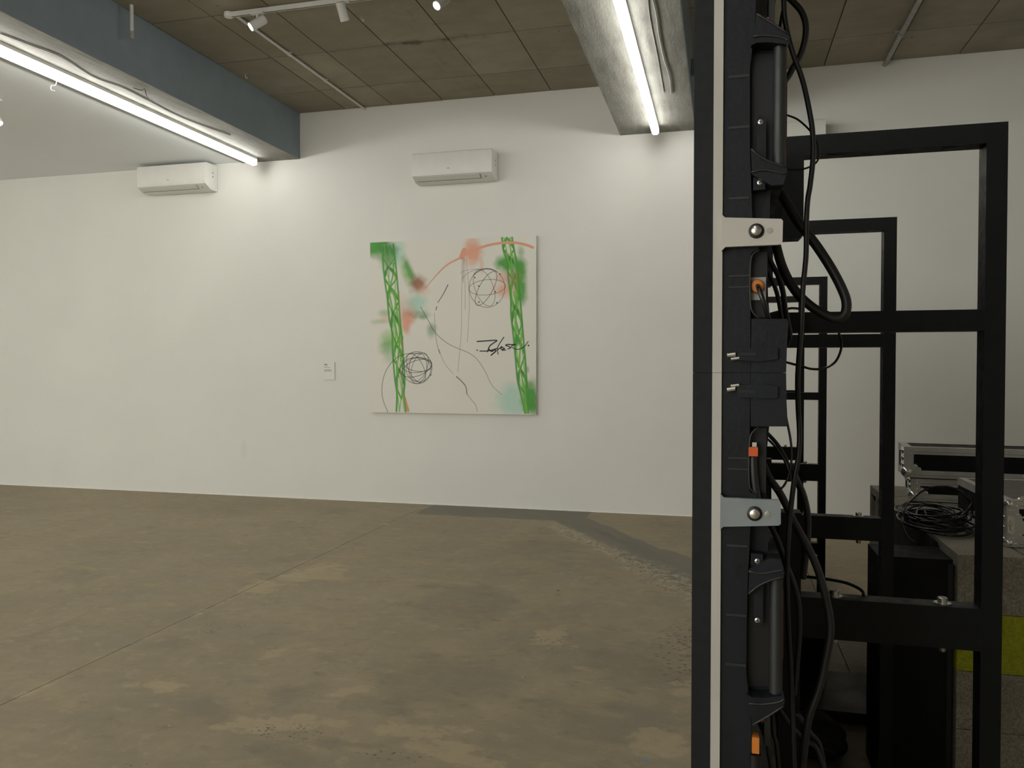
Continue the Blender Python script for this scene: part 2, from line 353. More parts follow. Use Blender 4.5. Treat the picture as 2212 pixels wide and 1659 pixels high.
for n_, (x0, x1) in enumerate(((-5.385, -4.65), (-1.01, -.27))):
    b_ = struct('trim_%d' % (n_+1), box(B(), x0, x1, YB, D, ZB, ZC+.012), M['beam'])
    b_['label'] = 'concrete ceiling beam carrying the %s light batten' % ('left' if n_ == 0 else 'right')
    struct('beam_side', box(B(), x1+.0002, x1+.006, YB, D-.001, ZB+.001, ZC-.003), M['face'], b_)
lc = struct('ceiling_lower', box(B(), XL, -5.386, YB, D, ZB+.012, ZB+.06), M['plaster'])
lc['label'] = 'lower white plaster ceiling left of the beam'

# ------------------------------------------------------------ tube light battens
def batten(x, y0, y1, label):
    t = thing('light_batten', label, 'light', (x, y1, ZB), 'linear light battens under the beams')
    obj('housing', box(B(), x-.032, x+.032, y0, y1, ZB-.030, ZB-.001), M['whitemetal'], t, bevel=.003)
    pr = [(x-.031, ZB-.0305), (x-.035, ZB-.055), (x-.032, ZB-.080), (x-.018, ZB-.094), (x+.018, ZB-.094), (x+.032, ZB-.080), (x+.035, ZB-.055), (x+.031, ZB-.0305)]
    obj('diffuser', prism(B(), pr, y0+.004, y1-.006), M['tube'], t)
    obj('end_cap', prism(B(), pr, y1-.0055, y1+.002), M['white'], t)
batten(-5.10, -3.9, 8.02, 'glowing white linear light under the left concrete beam')
batten(-9.45, -3.9, 5.6, 'unseen linear light added far left under the lower white ceiling as fill')  # added out of view, brightens the left wall, floor and lower ceiling
batten(-.635, -3.9, 7.96, 'glowing white linear light under the beam beside the black screen wall')

# ------------------------------------------------------------ track, spotlights, conduits
def spot(px, py, z, aim, lit, label, mount=True, zc=ZC, power=0):
    c = Vector(at_z(px, py, z)); d = Vector(aim).normalized()
    t = thing('spotlight', label, 'spotlight', (c.x, c.y, zc-.04), 'white cylinder spotlights')
    a = c-d*.03; e = c+d*.095
    bm = B(); lathe(bm, a-d*.045, d, [(0, .026), (.004, .034), (.02, .036), (.13, .036), (.138, .0365), (.14, .034)]); obj('lamp_body', bm, M['whitemetal'], t, smooth='auto')
    bm = B(); lathe(bm, a-d*.045, d, [(.1405, .030), (.142, .030)]); obj('lens', bm, M['led'] if lit else M['slot'], t)
    if mount:
        bm = B(); cyl(bm, (c.x, c.y, c.z+.02), (c.x, c.y, zc-.058), .009, n=10); obj('stem', bm, M['whitemetal'], t)
        bm = box(B(), c.x-.055, c.x+.055, c.y-.015, c.y+.015, zc-.06, zc-.041); obj('adapter', bm, M['whitemetal'], t, bevel=.003)
    if power:
        L = bpy.data.lights.new('spot_beam', 'SPOT'); L.energy = power; L.spot_size = .9; L.spot_blend = .8; L.shadow_soft_size = .03; L.color = (1, .95, .85)
        lo = bpy.data.objects.new('spot_beam', L); COL.objects.link(lo); lo.parent = t
        lo.location = (c+d*.11)-Vector((c.x, c.y, zc-.04)); lo.rotation_euler = d.to_track_quat('-Z', 'Y').to_euler()
tk = thing('lighting_track', 'white lighting track on the concrete ceiling holding three spotlights', 'track', (-3.85, 5.75, ZC))
obj('rail', box(B(), -3.88, -.9+(-.12), 5.735, 5.765, ZC-.04, ZC-.004), M['whitemetal'], tk, bevel=.002)
obj('slot', box(B(), -3.86, -1.03, 5.745, 5.755, ZC-.0405, ZC-.039), M['slot'], tk)
bm = B(); lathe(bm, (-3.885, 5.75, ZC-.004), (0, 0, -1), [(0, .038), (.028, .038), (.036, .032)]); obj('junction_box', bm, M['whitemetal'], tk, smooth='auto')
spot(556, 50, ZC-.13, (-.62, -.5, -.6), True, 'lit spotlight at the left end of the ceiling track', power=14)
spot(740, 26, ZC-.13, (.05, .55, -.85), False, 'unlit spotlight, middle of the track, pointing to the wall')
spot(954, 4, ZC-.13, (-.35, -.55, -.6), True, 'lit spotlight at the top edge between track and right beam', power=14)
q = at_z(-14, 258, ZB-.16)
spot(-9, 254, ZB-.15, (.5, .0, -.8), True, 'lit spotlight under the white ceiling at the left picture edge', zc=ZB+.052, power=12)
def conduit(x, y0, y1, z, r, label, joints=(), m='whitemetal'):
    t = thing('conduit', label, 'pipe', (x, y1, z), 'ceiling conduits')
    bm = B(); cyl(bm, (x, y0, z), (x, y1, z), r, n=12); obj('pipe', bm, M[m], t, smooth='auto')
    for j in joints:
        bm = B(); cyl(bm, (x, j-.03, z), (x, j+.03, z), r*1.35, n=12); obj('coupling', bm, M[m], t, smooth='auto')
        obj('saddle', box(B(), x-r*2.4, x+r*2.4, j-.008, j+.008, z+r*.5, ZC-.003), M[m], t)
conduit(-3.84, 5.76, D-.002, ZC-.018, .0125, 'white conduit running from the lighting track to the back wall', [6.6, 7.3])
conduit(1.475, 3.0, D-.002, ZC-.034, .022, 'grey conduit on the ceiling above the black steel frames', [7.5], 'greymetal')
p0 = at_x(285, 84, -4.55)
t = thing('pipe_stub', 'short white capped pipe hanging beside the left beam', 'pipe', (p0[0], p0[1], ZC))
bm = B(); cyl(bm, (p0[0], p0[1], p0[2]+.06), (p0[0], p0[1], ZC-.003), .014, n=12); obj('pipe', bm, M['whitemetal'], t, smooth='auto')
bm = B(); cyl(bm, (p0[0], p0[1], p0[2]), (p0[0], p0[1], p0[2]+.06), .016, n=12); obj('end_cap', bm, M['greymetal'], t, smooth='auto')
# loose cords under the beams, hooks
def at_zs(pts, z): return [tuple(at_z(x, y, z)) for x, y in pts]
bm = B(); tube(bm, at_zs([(0, 72), (60, 95), (130, 122), (200, 165), (262, 188), (310, 212), (380, 248), (440, 272), (497, 292)], ZB-.005), .004, 5)
tag(obj('loose_cord', bm, M['grey']), 'thin grey cord pinned along the underside of the left beam', 'cord')
bm = B(); tube(bm, at_zs([(1405, -20), (1417, 30), (1424, 80), (1435, 130), (1446, 165), (1450, 203)], ZB-.007), .005, 5)
tag(obj('loose_cord', bm, M['grey']), 'wavy grey cord beside the right light batten', 'cord')
bm = B(); tube(bm, at_zs([(1398, -20), (1404, 40), (1420, 120), (1434, 200)], ZB-.0035), .003, 5)
tag(obj('loose_cord', bm, M['grey']), 'straight thin cord beside the right light batten', 'cord')
bm = B(); tube(bm, at_zs([(288, 190), (305, 195), (312, 192)], ZB-.012)+at_zs([(316, 204), (322, 217)], ZB-.06), .0035, 5)
tag(obj('wire_tie', bm, M['slot']), 'dark wire tie sticking out under the left beam', 'wire')
q = at_z(113, 170, ZB); q2 = at_z(120, 187, ZB-.02)
bm = B(); tube(bm, [(q[0]+.03, q[1]+.02, ZB+.01), (q[0]+.02, q[1]+.01, ZB-.05), (q[0]-.01, q[1], ZB-.055), (q[0]-.012, q[1], ZB-.09), (q[0]+.02, q[1], ZB-.1)], .004, 5)
tag(obj('ceiling_hook', bm, M['whitemetal']), 'small white hook below the white ceiling at far left', 'hook')
for k, (px, py, lb) in enumerate(((530, 166, 'tiny white hook on the ceiling beside the left beam'), (781, 40, 'tiny white hook on the ceiling right of the middle spotlight'))):
    q = at_z(px, py-6, ZC)
    bm = B(); tube(bm, [(q[0], q[1], ZC), (q[0], q[1], ZC-.03), (q[0]+.012, q[1], ZC-.045), (q[0]+.02, q[1], ZC-.03)], .004, 5)
    tag(obj('ceiling_hook', bm, M['whitemetal']), lb, 'hook')
q0 = at_x(1496, 165, -.262); q1 = at_x(1496, 262, -.262)
t = thing('cable_duct', 'pale plastic duct on the side of the right beam', 'duct', (-.262, 7.6, 3.95))
obj('duct_body', box(B(), -.2635, -.235, 7.0, 7.45, 3.98, 4.12), M['face'], t, bevel=.004)
obj('duct_cover', box(B(), -.2349, -.231, 7.01, 7.44, 3.985, 4.115), M['greymetal'], t)

# ------------------------------------------------------------ air conditioners
def aircon(x0, label, w_=1.0, zt=3.775):
    t = thing('air_conditioner', label, 'air conditioner', (x0, D, zt-.3), 'wall mounted air conditioners')
    yb = D-.005; y0 = D-.235; zb = zt-.30; x1 = x0+w_
    prof = [(yb, zt), (y0+.025, zt), (y0+.006, zt-.008), (y0, zt-.028), (y0, zb+.075), (y0+.008, zb+.055), (y0+.10, zb+.006), (yb-.03, zb), (yb, zb+.004)]
    obj('casing', prism(B(), prof, x0, x1, 'x'), M['white'], t, smooth='auto', bevel=.006, seg=2)
    n = Vector((0, -.049, -.092)).normalized()
    a = Vector((0, y0+.013, zb+.052)); b2 = Vector((0, y0+.092, zb+.0105)); dd = (b2-a)
    def strip_(u0, u1, s0, s1, h, m, nm):
        bm = B(); P = []
        for s in (s0, s1):
            for o_ in (0, h): P.append(a+dd*s+n*(o_+.0006))
        vs = [[bm.verts.new((x, p.y, p.z)) for p in P] for x in (u0, u1)]
        A, C_ = vs
        for f in ((0, 1, 3, 2),): bm.faces.new([A[i] for i in f]); bm.faces.new([C_[i] for i in f][::-1])
        for i, j in ((0, 1), (1, 3), (3, 2), (2, 0)): bm.faces.new((A[i], A[j], C_[j], C_[i]))
        return obj(nm, bm, M[m], t)
    strip_(x0+.03, x1-.14, .12, .82, .003, 'vane', 'vane')
    strip_(x0+.03, x1-.14, .86, .92, .001, 'slot', 'air_slot')
    strip_(x1-.136, x1-.132, .12, .9, .001, 'slot', 'air_slot')
    strip_(x1-.09, x1-.07, .55, .7, .0015, 'grey', 'indicator')
    bm = B()
    cx_ = x0+w_*.46
    for s in (-1, 0, 1): sphere(bm, (cx_+s*.010, y0-.0005, zb+.118+(.003 if s == 0 else 0)), .005, (1.2, .3, .6 if s else 1), 8)
    obj('emblem', bm, M['grey'], t)
    for k in range(2):
        obj('side_vent', box(B(), x1+.0004, x1+.0012, D-.10, D-.08, zb+.15+k*.045, zb+.165+k*.045), M['grey'], t)
    obj('wall_plate', box(B(), x0+.01, x1+.004, D-.0045, D-.0005, zb+.016, zt-.016), M['vane'], t)
def ac_x(px, py): return at_y(px, py, D-.235)[0]
aircon(float(ac_x(890, 385)), 'white wall air conditioner above the painting', float(ac_x(1062, 380)-ac_x(890, 385)))
aircon(float(ac_x(296, 410)), 'white air conditioner at left, tight under the white ceiling', float(ac_x(443, 395)-ac_x(296, 410)), ZB-.005-.01)
aircon(.93-1.0, 'white air conditioner mostly hidden behind the cabinets and black frame', 1.0, 3.775+.05)

# ------------------------------------------------------------ painting
def painting():
    X0, X1, Z0, Z1, YF = -3.765, -1.88, 1.002, 2.882, D-.045
    t = thing('painting', 'large square canvas with green lattice bands, coral arcs and thin black circles', 'painting', (-2.82, D, Z0))
    obj('stretcher', box(B(), X0, X1, YF+.0005, D-.004, Z0, Z1), M['woodwhite'], t)
    N = 560
    img = np.empty((N, N, 3)); img[:] = (.79, .775, .70)
    g = RNG.rand(N, N)
    def sm(a, k):
        for _ in range(k): a = (a+np.roll(a, 1, 0)+np.roll(a, -1, 0)+np.roll(a, 1, 1)+np.roll(a, -1, 1))/5
        return a
    def nz(k, cell):
        c = RNG.rand(cell+2, cell+2); yy, xx = np.mgrid[0:N, 0:N]*(cell/N)
        i = yy.astype(int); j = xx.astype(int); fy = yy-i; fx = xx-j; fy = fy*fy*(3-2*fy); fx = fx*fx*(3-2*fx)
        return (c[i, j]*(1-fy)*(1-fx)+c[i+1, j]*fy*(1-fx)+c[i, j+1]*(1-fy)*fx+c[i+1, j+1]*fy*fx)
    n1 = nz(0, 14)*.6+nz(0, 40)*.4; n2 = RNG.rand(N, N)
    img *= (1+.02*(nz(0, 9)-.5))[..., None]
    def uv(a, b):
        p = at_y(660+a/3.7709, 480+b/3.7709, YF); return ((p[0]-X0)/(X1-X0)*(N-1), (p[2]-Z0)/(Z1-Z0)*(N-1))
    K = (N-1)/(X1-X0)/1725*8.5/3.7709*1.0   # grid cells per crop pixel
    def paint(x0, x1, y0, y1, fn, col, al=1.):
        x0, x1, y0, y1 = max(0, int(x0)), min(N, int(x1)+2), max(0, int(y0)), min(N, int(y1)+2)
        if x1 <= x0 or y1 <= y0: return
        yy, xx = np.mgrid[y0:y1, x0:x1].astype(float)
        a = np.clip(fn(xx, yy, (slice(y0, y1), slice(x0, x1))), 0, 1)*al
        img[y0:y1, x0:x1] = img[y0:y1, x0:x1]*(1-a[..., None])+np.array(col)*a[..., None]
    def stroke(pts, w0, col, w1=None, soft=.8, al=1., smooth=True, k=7):
        w1 = w0 if w1 is None else w1
        P = [(Vector((a, b, 0))) for a, b in pts]
        w0 = w0*1.12+1.0; w1 = w1*1.12+1.0
        if smooth and len(P) > 2: P = spline(P, k)
        Q = [uv(p.x, p.y) for p in P]; n = len(Q)-1
        r0, r1 = w0*K/2, w1*K/2; pad = max(r0, r1)+soft*2+1
        xs_ = [q[0] for q in Q]; ys_ = [q[1] for q in Q]
        def fn(xx, yy, sl):
            best = np.full(xx.shape, -9.)
            for i in range(n):
                ax, ay = Q[i]; bx, by = Q[i+1]; dx, dy = bx-ax, by-ay; L = dx*dx+dy*dy+1e-9
                tt = np.clip(((xx-ax)*dx+(yy-ay)*dy)/L, 0, 1)
                d = np.hypot(xx-ax-tt*dx, yy-ay-tt*dy); r = r0+(r1-r0)*(i+tt)/n
                best = np.maximum(best, r-d)
            return best/soft+.5
        paint(min(xs_)-pad, max(xs_)+pad, min(ys_)-pad, max(ys_)+pad, fn, col, al)
    def spray(a, b, ra, rb, col, al=1., rot=0, hard=1.6, gr=.5):
        cx_, cy_ = uv(a, b); ra *= K; rb *= K; c, s = math.cos(rot), math.sin(rot)
        def fn(xx, yy, sl):
            u = ((xx-cx_)*c+(yy-cy_)*s)/ra; v = (-(xx-cx_)*s+(yy-cy_)*c)/rb
            d = np.sqrt(u*u+v*v)+(n1[sl]-.5)*.7
            return np.clip(1.45-d, 0, 1)**(hard*.75)*(1-gr*.5+gr*.5*n2[sl])*1.15
        R = max(ra, rb)*1.7; paint(cx_-R, cx_+R, cy_-R, cy_+R, fn, col, al)
    G1, G2, G3 = (.085, .36, .055), (.19, .52, .06), (.05, .22, .07)
    TE, CO, BR = (.50, .72, .60), (.79, .39, .26), (.36, .16, .09)
    # sprays behind
    spray(600, 205, 120, 70, G1, .95); spray(570, 180, 80, 90, G1, .8); spray(740, 230, 75, 90, TE, .95); spray(770, 290, 50, 70, TE, .7)
    spray(665, 250, 75, 120, G3, .8); spray(845, 400, 38, 150, G1, .9, rot=.38); spray(810, 420, 30, 110, G2, .55, rot=.3)
    spray(920, 505, 75, 75, BR, .95); spray(960, 560, 60, 60, CO, .35); spray(910, 650, 85, 75, TE, 1); spray(830, 780, 62, 75, CO, .95); spray(820, 860, 40, 60, CO, .85)
    spray(820, 690, 80, 90, BR, .22); spray(650, 740, 60, 30, G1, .4); spray(600, 810, 90, 22, G1, .3); spray(660, 960, 70, 70, G2, .6); spray(670, 1020, 80, 60, G1, .45); spray(690, 1080, 60, 80, G1, .3)
    spray(935, 755, 75, 30, G3, .45); spray(960, 775, 30, 20, G1, .5); spray(1025, 865, 42, 45, G3, .55); spray(1020, 905, 35, 40, G1, .3); spray(650, 790, 50, 30, CO, .35)
    spray(1360, 260, 75, 80, CO, .95); spray(1350, 180, 60, 60, CO, .55); spray(1435, 350, 18, 60, CO, .45)
    spray(1640, 330, 85, 65, G1, 1); spray(1740, 350, 60, 60, G1, 1); spray(1745, 430, 45, 90, G1, .9); spray(1755, 560, 50, 110, G1, .95); spray(1755, 240, 30, 50, G1, .5)
    spray(1620, 550, 95, 60, CO, .75); spray(1600, 450, 50, 40, CO, .6); spray(1690, 470, 60, 90, BR, .35)
    spray(1660, 1440, 130, 110, TE, 1); spray(1700, 1500, 110, 90, TE, .9); spray(1830, 1420, 70, 120, G1, 1); spray(1840, 1500, 60, 60, G1, .9); spray(1810, 1330, 40, 50, G1, .5); spray(1805, 1200, 16, 30, G1, .5)
    # lattice bands
    def band(L_, R_, nodes, sd):
        rr = random.Random(sd)
        def ip(T, y):
            for i in range(len(T)-1):
                if T[i][1] <= y <= T[i+1][1]:
                    f = (y-T[i][1])/(T[i+1][1]-T[i][1]); return T[i][0]+(T[i+1][0]-T[i][0])*f
            return T[0][0] if y < T[0][1] else T[-1][0]
        y0, y1 = L_[0][1], L_[-1][1]
        for k in range(8):          # long inner strands
            f0 = rr.uniform(0, 1); f1 = rr.uniform(0, 1); ya = rr.uniform(y0, y1-260); yb = ya+rr.uniform(200, 420)
            yb = min(yb, y1); m_ = (ya+yb)/2
            P = [(ip(L_, y)*(1-f)+ip(R_, y)*f, y) for y, f in ((ya, f0), (m_, (f0+f1)/2+rr.uniform(-.15, .15)), (yb, f1))]
            stroke(P, rr.uniform(9, 14), G2 if k % 2 else G1, soft=1.0, al=.85)
        for i in range(len(nodes)-1):
            (xa, ya), (xb, yb) = nodes[i], nodes[i+1]
            for f in (0., 1.):
                ym = ya+(yb-ya)*.55
                xm = ip(L_, ym)*(1-f)+ip(R_, ym)*f
                stroke([(xa, ya), (xm, ym), (xb, yb)], 10, G1, soft=1., smooth=False)
                stroke([(xa, ya), ((xa+xm)/2+(8 if f else -8), (ya+ym)/2-10), (xm, ym)], 18, G3 if i % 2 else G1, 9, soft=1.5, al=.9)
        for T in (L_, R_):
            stroke(T, 13, G1, 13, soft=1.8, al=.95)
        for k in range(3): stroke([(ip(L_, y)*(1-f)+ip(R_, y)*f, y) for y, f in zip(np.linspace(y0, y1, 7), np.clip(.5+.35*np.sin(np.arange(7)*1.3+k*2.1), .05, .95))], 8, G2, soft=1.2, al=.8)
    band([(622, 180), (635, 380), (655, 540), (665, 600), (682, 790), (705, 900), (710, 1060), (727, 1270), (745, 1400), (740, 1540)],
         [(715, 180), (740, 400), (752, 540), (757, 600), (772, 820), (785, 930), (795, 1080), (808, 1290), (802, 1400), (818, 1545)],
         [(680, 200), (675, 365), (690, 530), (712, 740), (740, 1000), (765, 1205), (780, 1440)], 3)
    band([(1600, 125), (1612, 230), (1640, 320), (1655, 480), (1672, 620), (1675, 760), (1695, 940), (1712, 1120), (1728, 1290), (1760, 1420), (1790, 1555)],
         [(1682, 125), (1700, 230), (1718, 320), (1735, 480), (1748, 620), (1762, 790), (1775, 950), (1790, 1120), (1800, 1280), (1815, 1420), (1812, 1555)],
         [(1640, 130), (1665, 290), (1690, 480), (1705, 690), (1722, 940), (1748, 1200), (1785, 1400)], 8)
    spray(1690, 470, 45, 70, BR, .35, gr=.2); spray(700, 215, 60, 40, G3, .5)
    spray(1722, 965, 22, 36, G1, .9, hard=.8); spray(690, 560, 16, 24, G1, .8, hard=.8)
    stroke([(780, 1010), (795, 930), (775, 1100), (768, 1180)], 7, BR, al=.5); stroke([(765, 560), (770, 700), (775, 760)], 6, CO, al=.45)
    stroke([(812, 1430), (825, 1490), (836, 1535)], 12, (.72, .33, .15), 18, soft=1.2); stroke([(775, 1215), (785, 1300), (795, 1400)], 12, (.3, .33, .2), al=.6)
    # coral arcs and drips
    stroke([(975, 540), (1050, 450), (1150, 350), (1265, 288)], 5, CO, 14, soft=1.2); stroke([(1270, 285), (1288, 240)], 34, CO, 38, soft=1.6); stroke([(1293, 232), (1290, 262)], 40, CO, 40, soft=1.4)
    stroke([(1410, 212), (1480, 190), (1560, 174), (1650, 166), (1720, 168), (1800, 186), (1852, 206)], 17, CO, 18, soft=1.3); stroke([(1335, 255), (1375, 235), (1412, 212)], 30, CO, 18, soft=3, al=.7)
    DR = (.30, .19, .13)
    for P in ([(1275, 290), (1272, 600), (1268, 900), (1255, 1060), (1240, 1220)], [(1285, 295), (1286, 500)], [(1296, 295), (1300, 560), (1300, 710)], [(1308, 295), (1325, 480), (1334, 640), (1330, 780), (1318, 975)], [(1290, 290), (1278, 480)]):
        stroke(P, 3.2, DR, al=.62, soft=1)
    BK = (.03, .028, .025)
    # black fine lines
    stroke([(938, 690), (1000, 800), (1050, 890), (1120, 960), (1200, 1010), (1330, 1065), (1400, 1120), (1460, 1210), (1520, 1330), (1600, 1405)], 5, (.06, .12, .07), 2.6, al=.75)
    stroke([(1160, 510), (1125, 580), (1078, 655)], 6, BK, 4, al=.9); stroke([(1068, 690), (1062, 718)], 6, BK, 4, al=.9); stroke([(1050, 740), (1054, 830), (1060, 920), (1075, 1010), (1098, 1075)], 2.4, BK, 4, al=.6)
    stroke([(1085, 1040), (1096, 1070)], 6, BK, 5, al=.8); stroke([(1098, 1075), (1140, 1160), (1200, 1230)], 3, BK, al=.5); stroke([(1230, 1258), (1275, 1300), (1305, 1340), (1315, 1400)], 6, BK, 5, al=.9)
    stroke([(1315, 1400), (1350, 1445), (1385, 1490), (1400, 1545)], 4, BK, 3, al=.6)
    stroke([(940, 1075), (870, 1068), (800, 1078), (740, 1105), (680, 1170), (640, 1250), (622, 1350), (632, 1450), (672, 1550)], 4, BK, al=.8)
    def ring(cx_, cy_, rx, ry, rot, w_, a0=0, a1=2*math.pi, al=.8):
        P = []
        for i in range(25):
            t_ = a0+(a1-a0)*i/24; u, v = rx*math.cos(t_), ry*math.sin(t_)
            P.append((cx_+u*math.cos(rot)-v*math.sin(rot), cy_+u*math.sin(rot)+v*math.cos(rot)))
        stroke(P, w_, BK, al=al, k=3)
    for a in ((908, 1185, 122, 130, 0, 4.2), (905, 1190, 125, 62, -.35, 4), (915, 1160, 115, 55, .12, 4), (915, 1190, 72, 125, .1, 4), (900, 1190, 60, 128, -.45, 4), (930, 1180, 60, 120, .35, 3.5), (910, 1165, 120, 60, -.1, 3.5), (920, 1200, 100, 100, 0, 3)):
        ring(*a)
    for a in ((1478, 535, 145, 158, 0, 3.2), (1480, 530, 150, 62, -.1, 3), (1470, 540, 55, 155, .5, 4), (1455, 535, 75, 155, -.35, 3)):
        ring(*a, al=.75)
    ring(1480, 545, 150, 165, 0, 5, 3.9, 5.3); ring(1450, 520, 190, 140, 0, 2.6, 3.6, 5.2, .6); ring(1440, 420, 180, 40, 0, 2, 3.2, 4.6, .5)
    for a, b in ((1378, 450), (1583, 423), (1545, 567), (1412, 650), (1558, 656), (1020, 1243), (1410, 520)): stroke([(a, b), (a+1, b+1)], 9, BK)
    # signature
    for P, w_ in (([(1398, 972), (1480, 966), (1557, 963), (1530, 985), (1500, 1010), (1482, 1055)], 8), ([(1420, 1050), (1490, 1048), (1560, 1028)], 7), ([(1495, 1035), (1515, 1052), (1540, 1040), (1550, 1050), (1512, 1083)], 9),
                  ([(1616, 937), (1580, 990), (1563, 1030), (1568, 1075)], 6), ([(1565, 1040), (1600, 1012), (1590, 1030), (1615, 1040)], 7), ([(1600, 1020), (1620, 1028), (1600, 1042), (1630, 1040)], 7), ([(1690, 1000), (1650, 995), (1630, 1003), (1655, 1012), (1672, 1022), (1650, 1032)], 7),
                  ([(1650, 998), (1712, 995), (1680, 1008), (1690, 1025), (1730, 1036), (1780, 1015), (1813, 973)], 5), ([(1396, 1042), (1400, 1043)], 8), ([(1815, 1003), (1817, 1005)], 10)):
        stroke(P, w_, (.012, .012, .012), soft=.8)
    xs_ = np.linspace(X0, X1, N); zs_ = np.linspace(Z0, Z1, N); XX, ZZ = np.meshgrid(xs_, zs_)
    co_ = np.stack([XX.ravel()+2.82, np.full(N*N, YF-D), ZZ.ravel()-Z0], 1).astype(np.float32)
    i = np.arange((N-1)*(N-1)); r, c = i//(N-1), i % (N-1); a = r*N+c
    quads = np.stack([a, a+1, a+N+1, a+N], 1)
    me = bpy.data.meshes.new('canvas'); me.vertices.add(N*N); me.vertices.foreach_set('co', co_.ravel())
    me.loops.add(quads.size); me.loops.foreach_set('vertex_index', quads.ravel().astype(np.int32))
    me.polygons.add(len(quads)); me.polygons.foreach_set('loop_start', (np.arange(len(quads))*4).astype(np.int32))
    me.update(calc_edges=True)
    at = me.color_attributes.new('paint', 'FLOAT_COLOR', 'POINT')
    at.data.foreach_set('color', np.concatenate([img.reshape(-1, 3), np.ones((N*N, 1))], 1).astype(np.float32).ravel())
    m, nt, b = new_mat('painted canvas'); v = nt.n('ShaderNodeVertexColor', layer_name='paint').outputs[0]
    nt.put(b.inputs['Base Color'], v); b.inputs['Roughness'].default_value = .7
    nt.put(b.inputs['Normal'], nt.n('ShaderNodeBump', {'Height': nt.noise(nt.pos(), 400, 2), 'Strength': .1, 'Distance': .001}).outputs[0])
    me.materials.append(m); o = bpy.data.objects.new('canvas', me); COL.objects.link(o); o.parent = t
painting()
# caption card
q0 = at_y(700, 782, D-.01); q1 = at_y(723, 820.5, D-.01)
t = thing('caption_card', 'small white caption card on the wall left of the painting', 'label', (q0[0], D, q1[2]))
obj('card', box(B(), q0[0], q1[0], D-.014, D-.0005, q1[2], q0[2]), M['paper'], t)
W_, H_ = q1[0]-q0[0], q0[2]-q1[2]
for k, (a, b_, c_, th) in enumerate(((.04, .32, .14, .024), (.04, .34, .215, .009), (.04, .58, .30, .011), (.04, .68, .425, .011), (.04, .76, .470, .011), (.04, .72, .515, .011), (.04, .12, .555, .011))):
    zc = q0[2]-H_*c_
    bm = B(); x = q0[0]+W_*a
    while x < q0[0]+W_*b_:
        l_ = random.uniform(.002, .006); box(bm, x, min(x+l_, q0[0]+W_*b_), D-.0145, D-.0141, zc-H_*th, zc+H_*th); x += l_+.0012
    o = obj('print_line', bm, M['ink'] if k == 0 else M['grey'], t); o['kind'] = 'stuff'

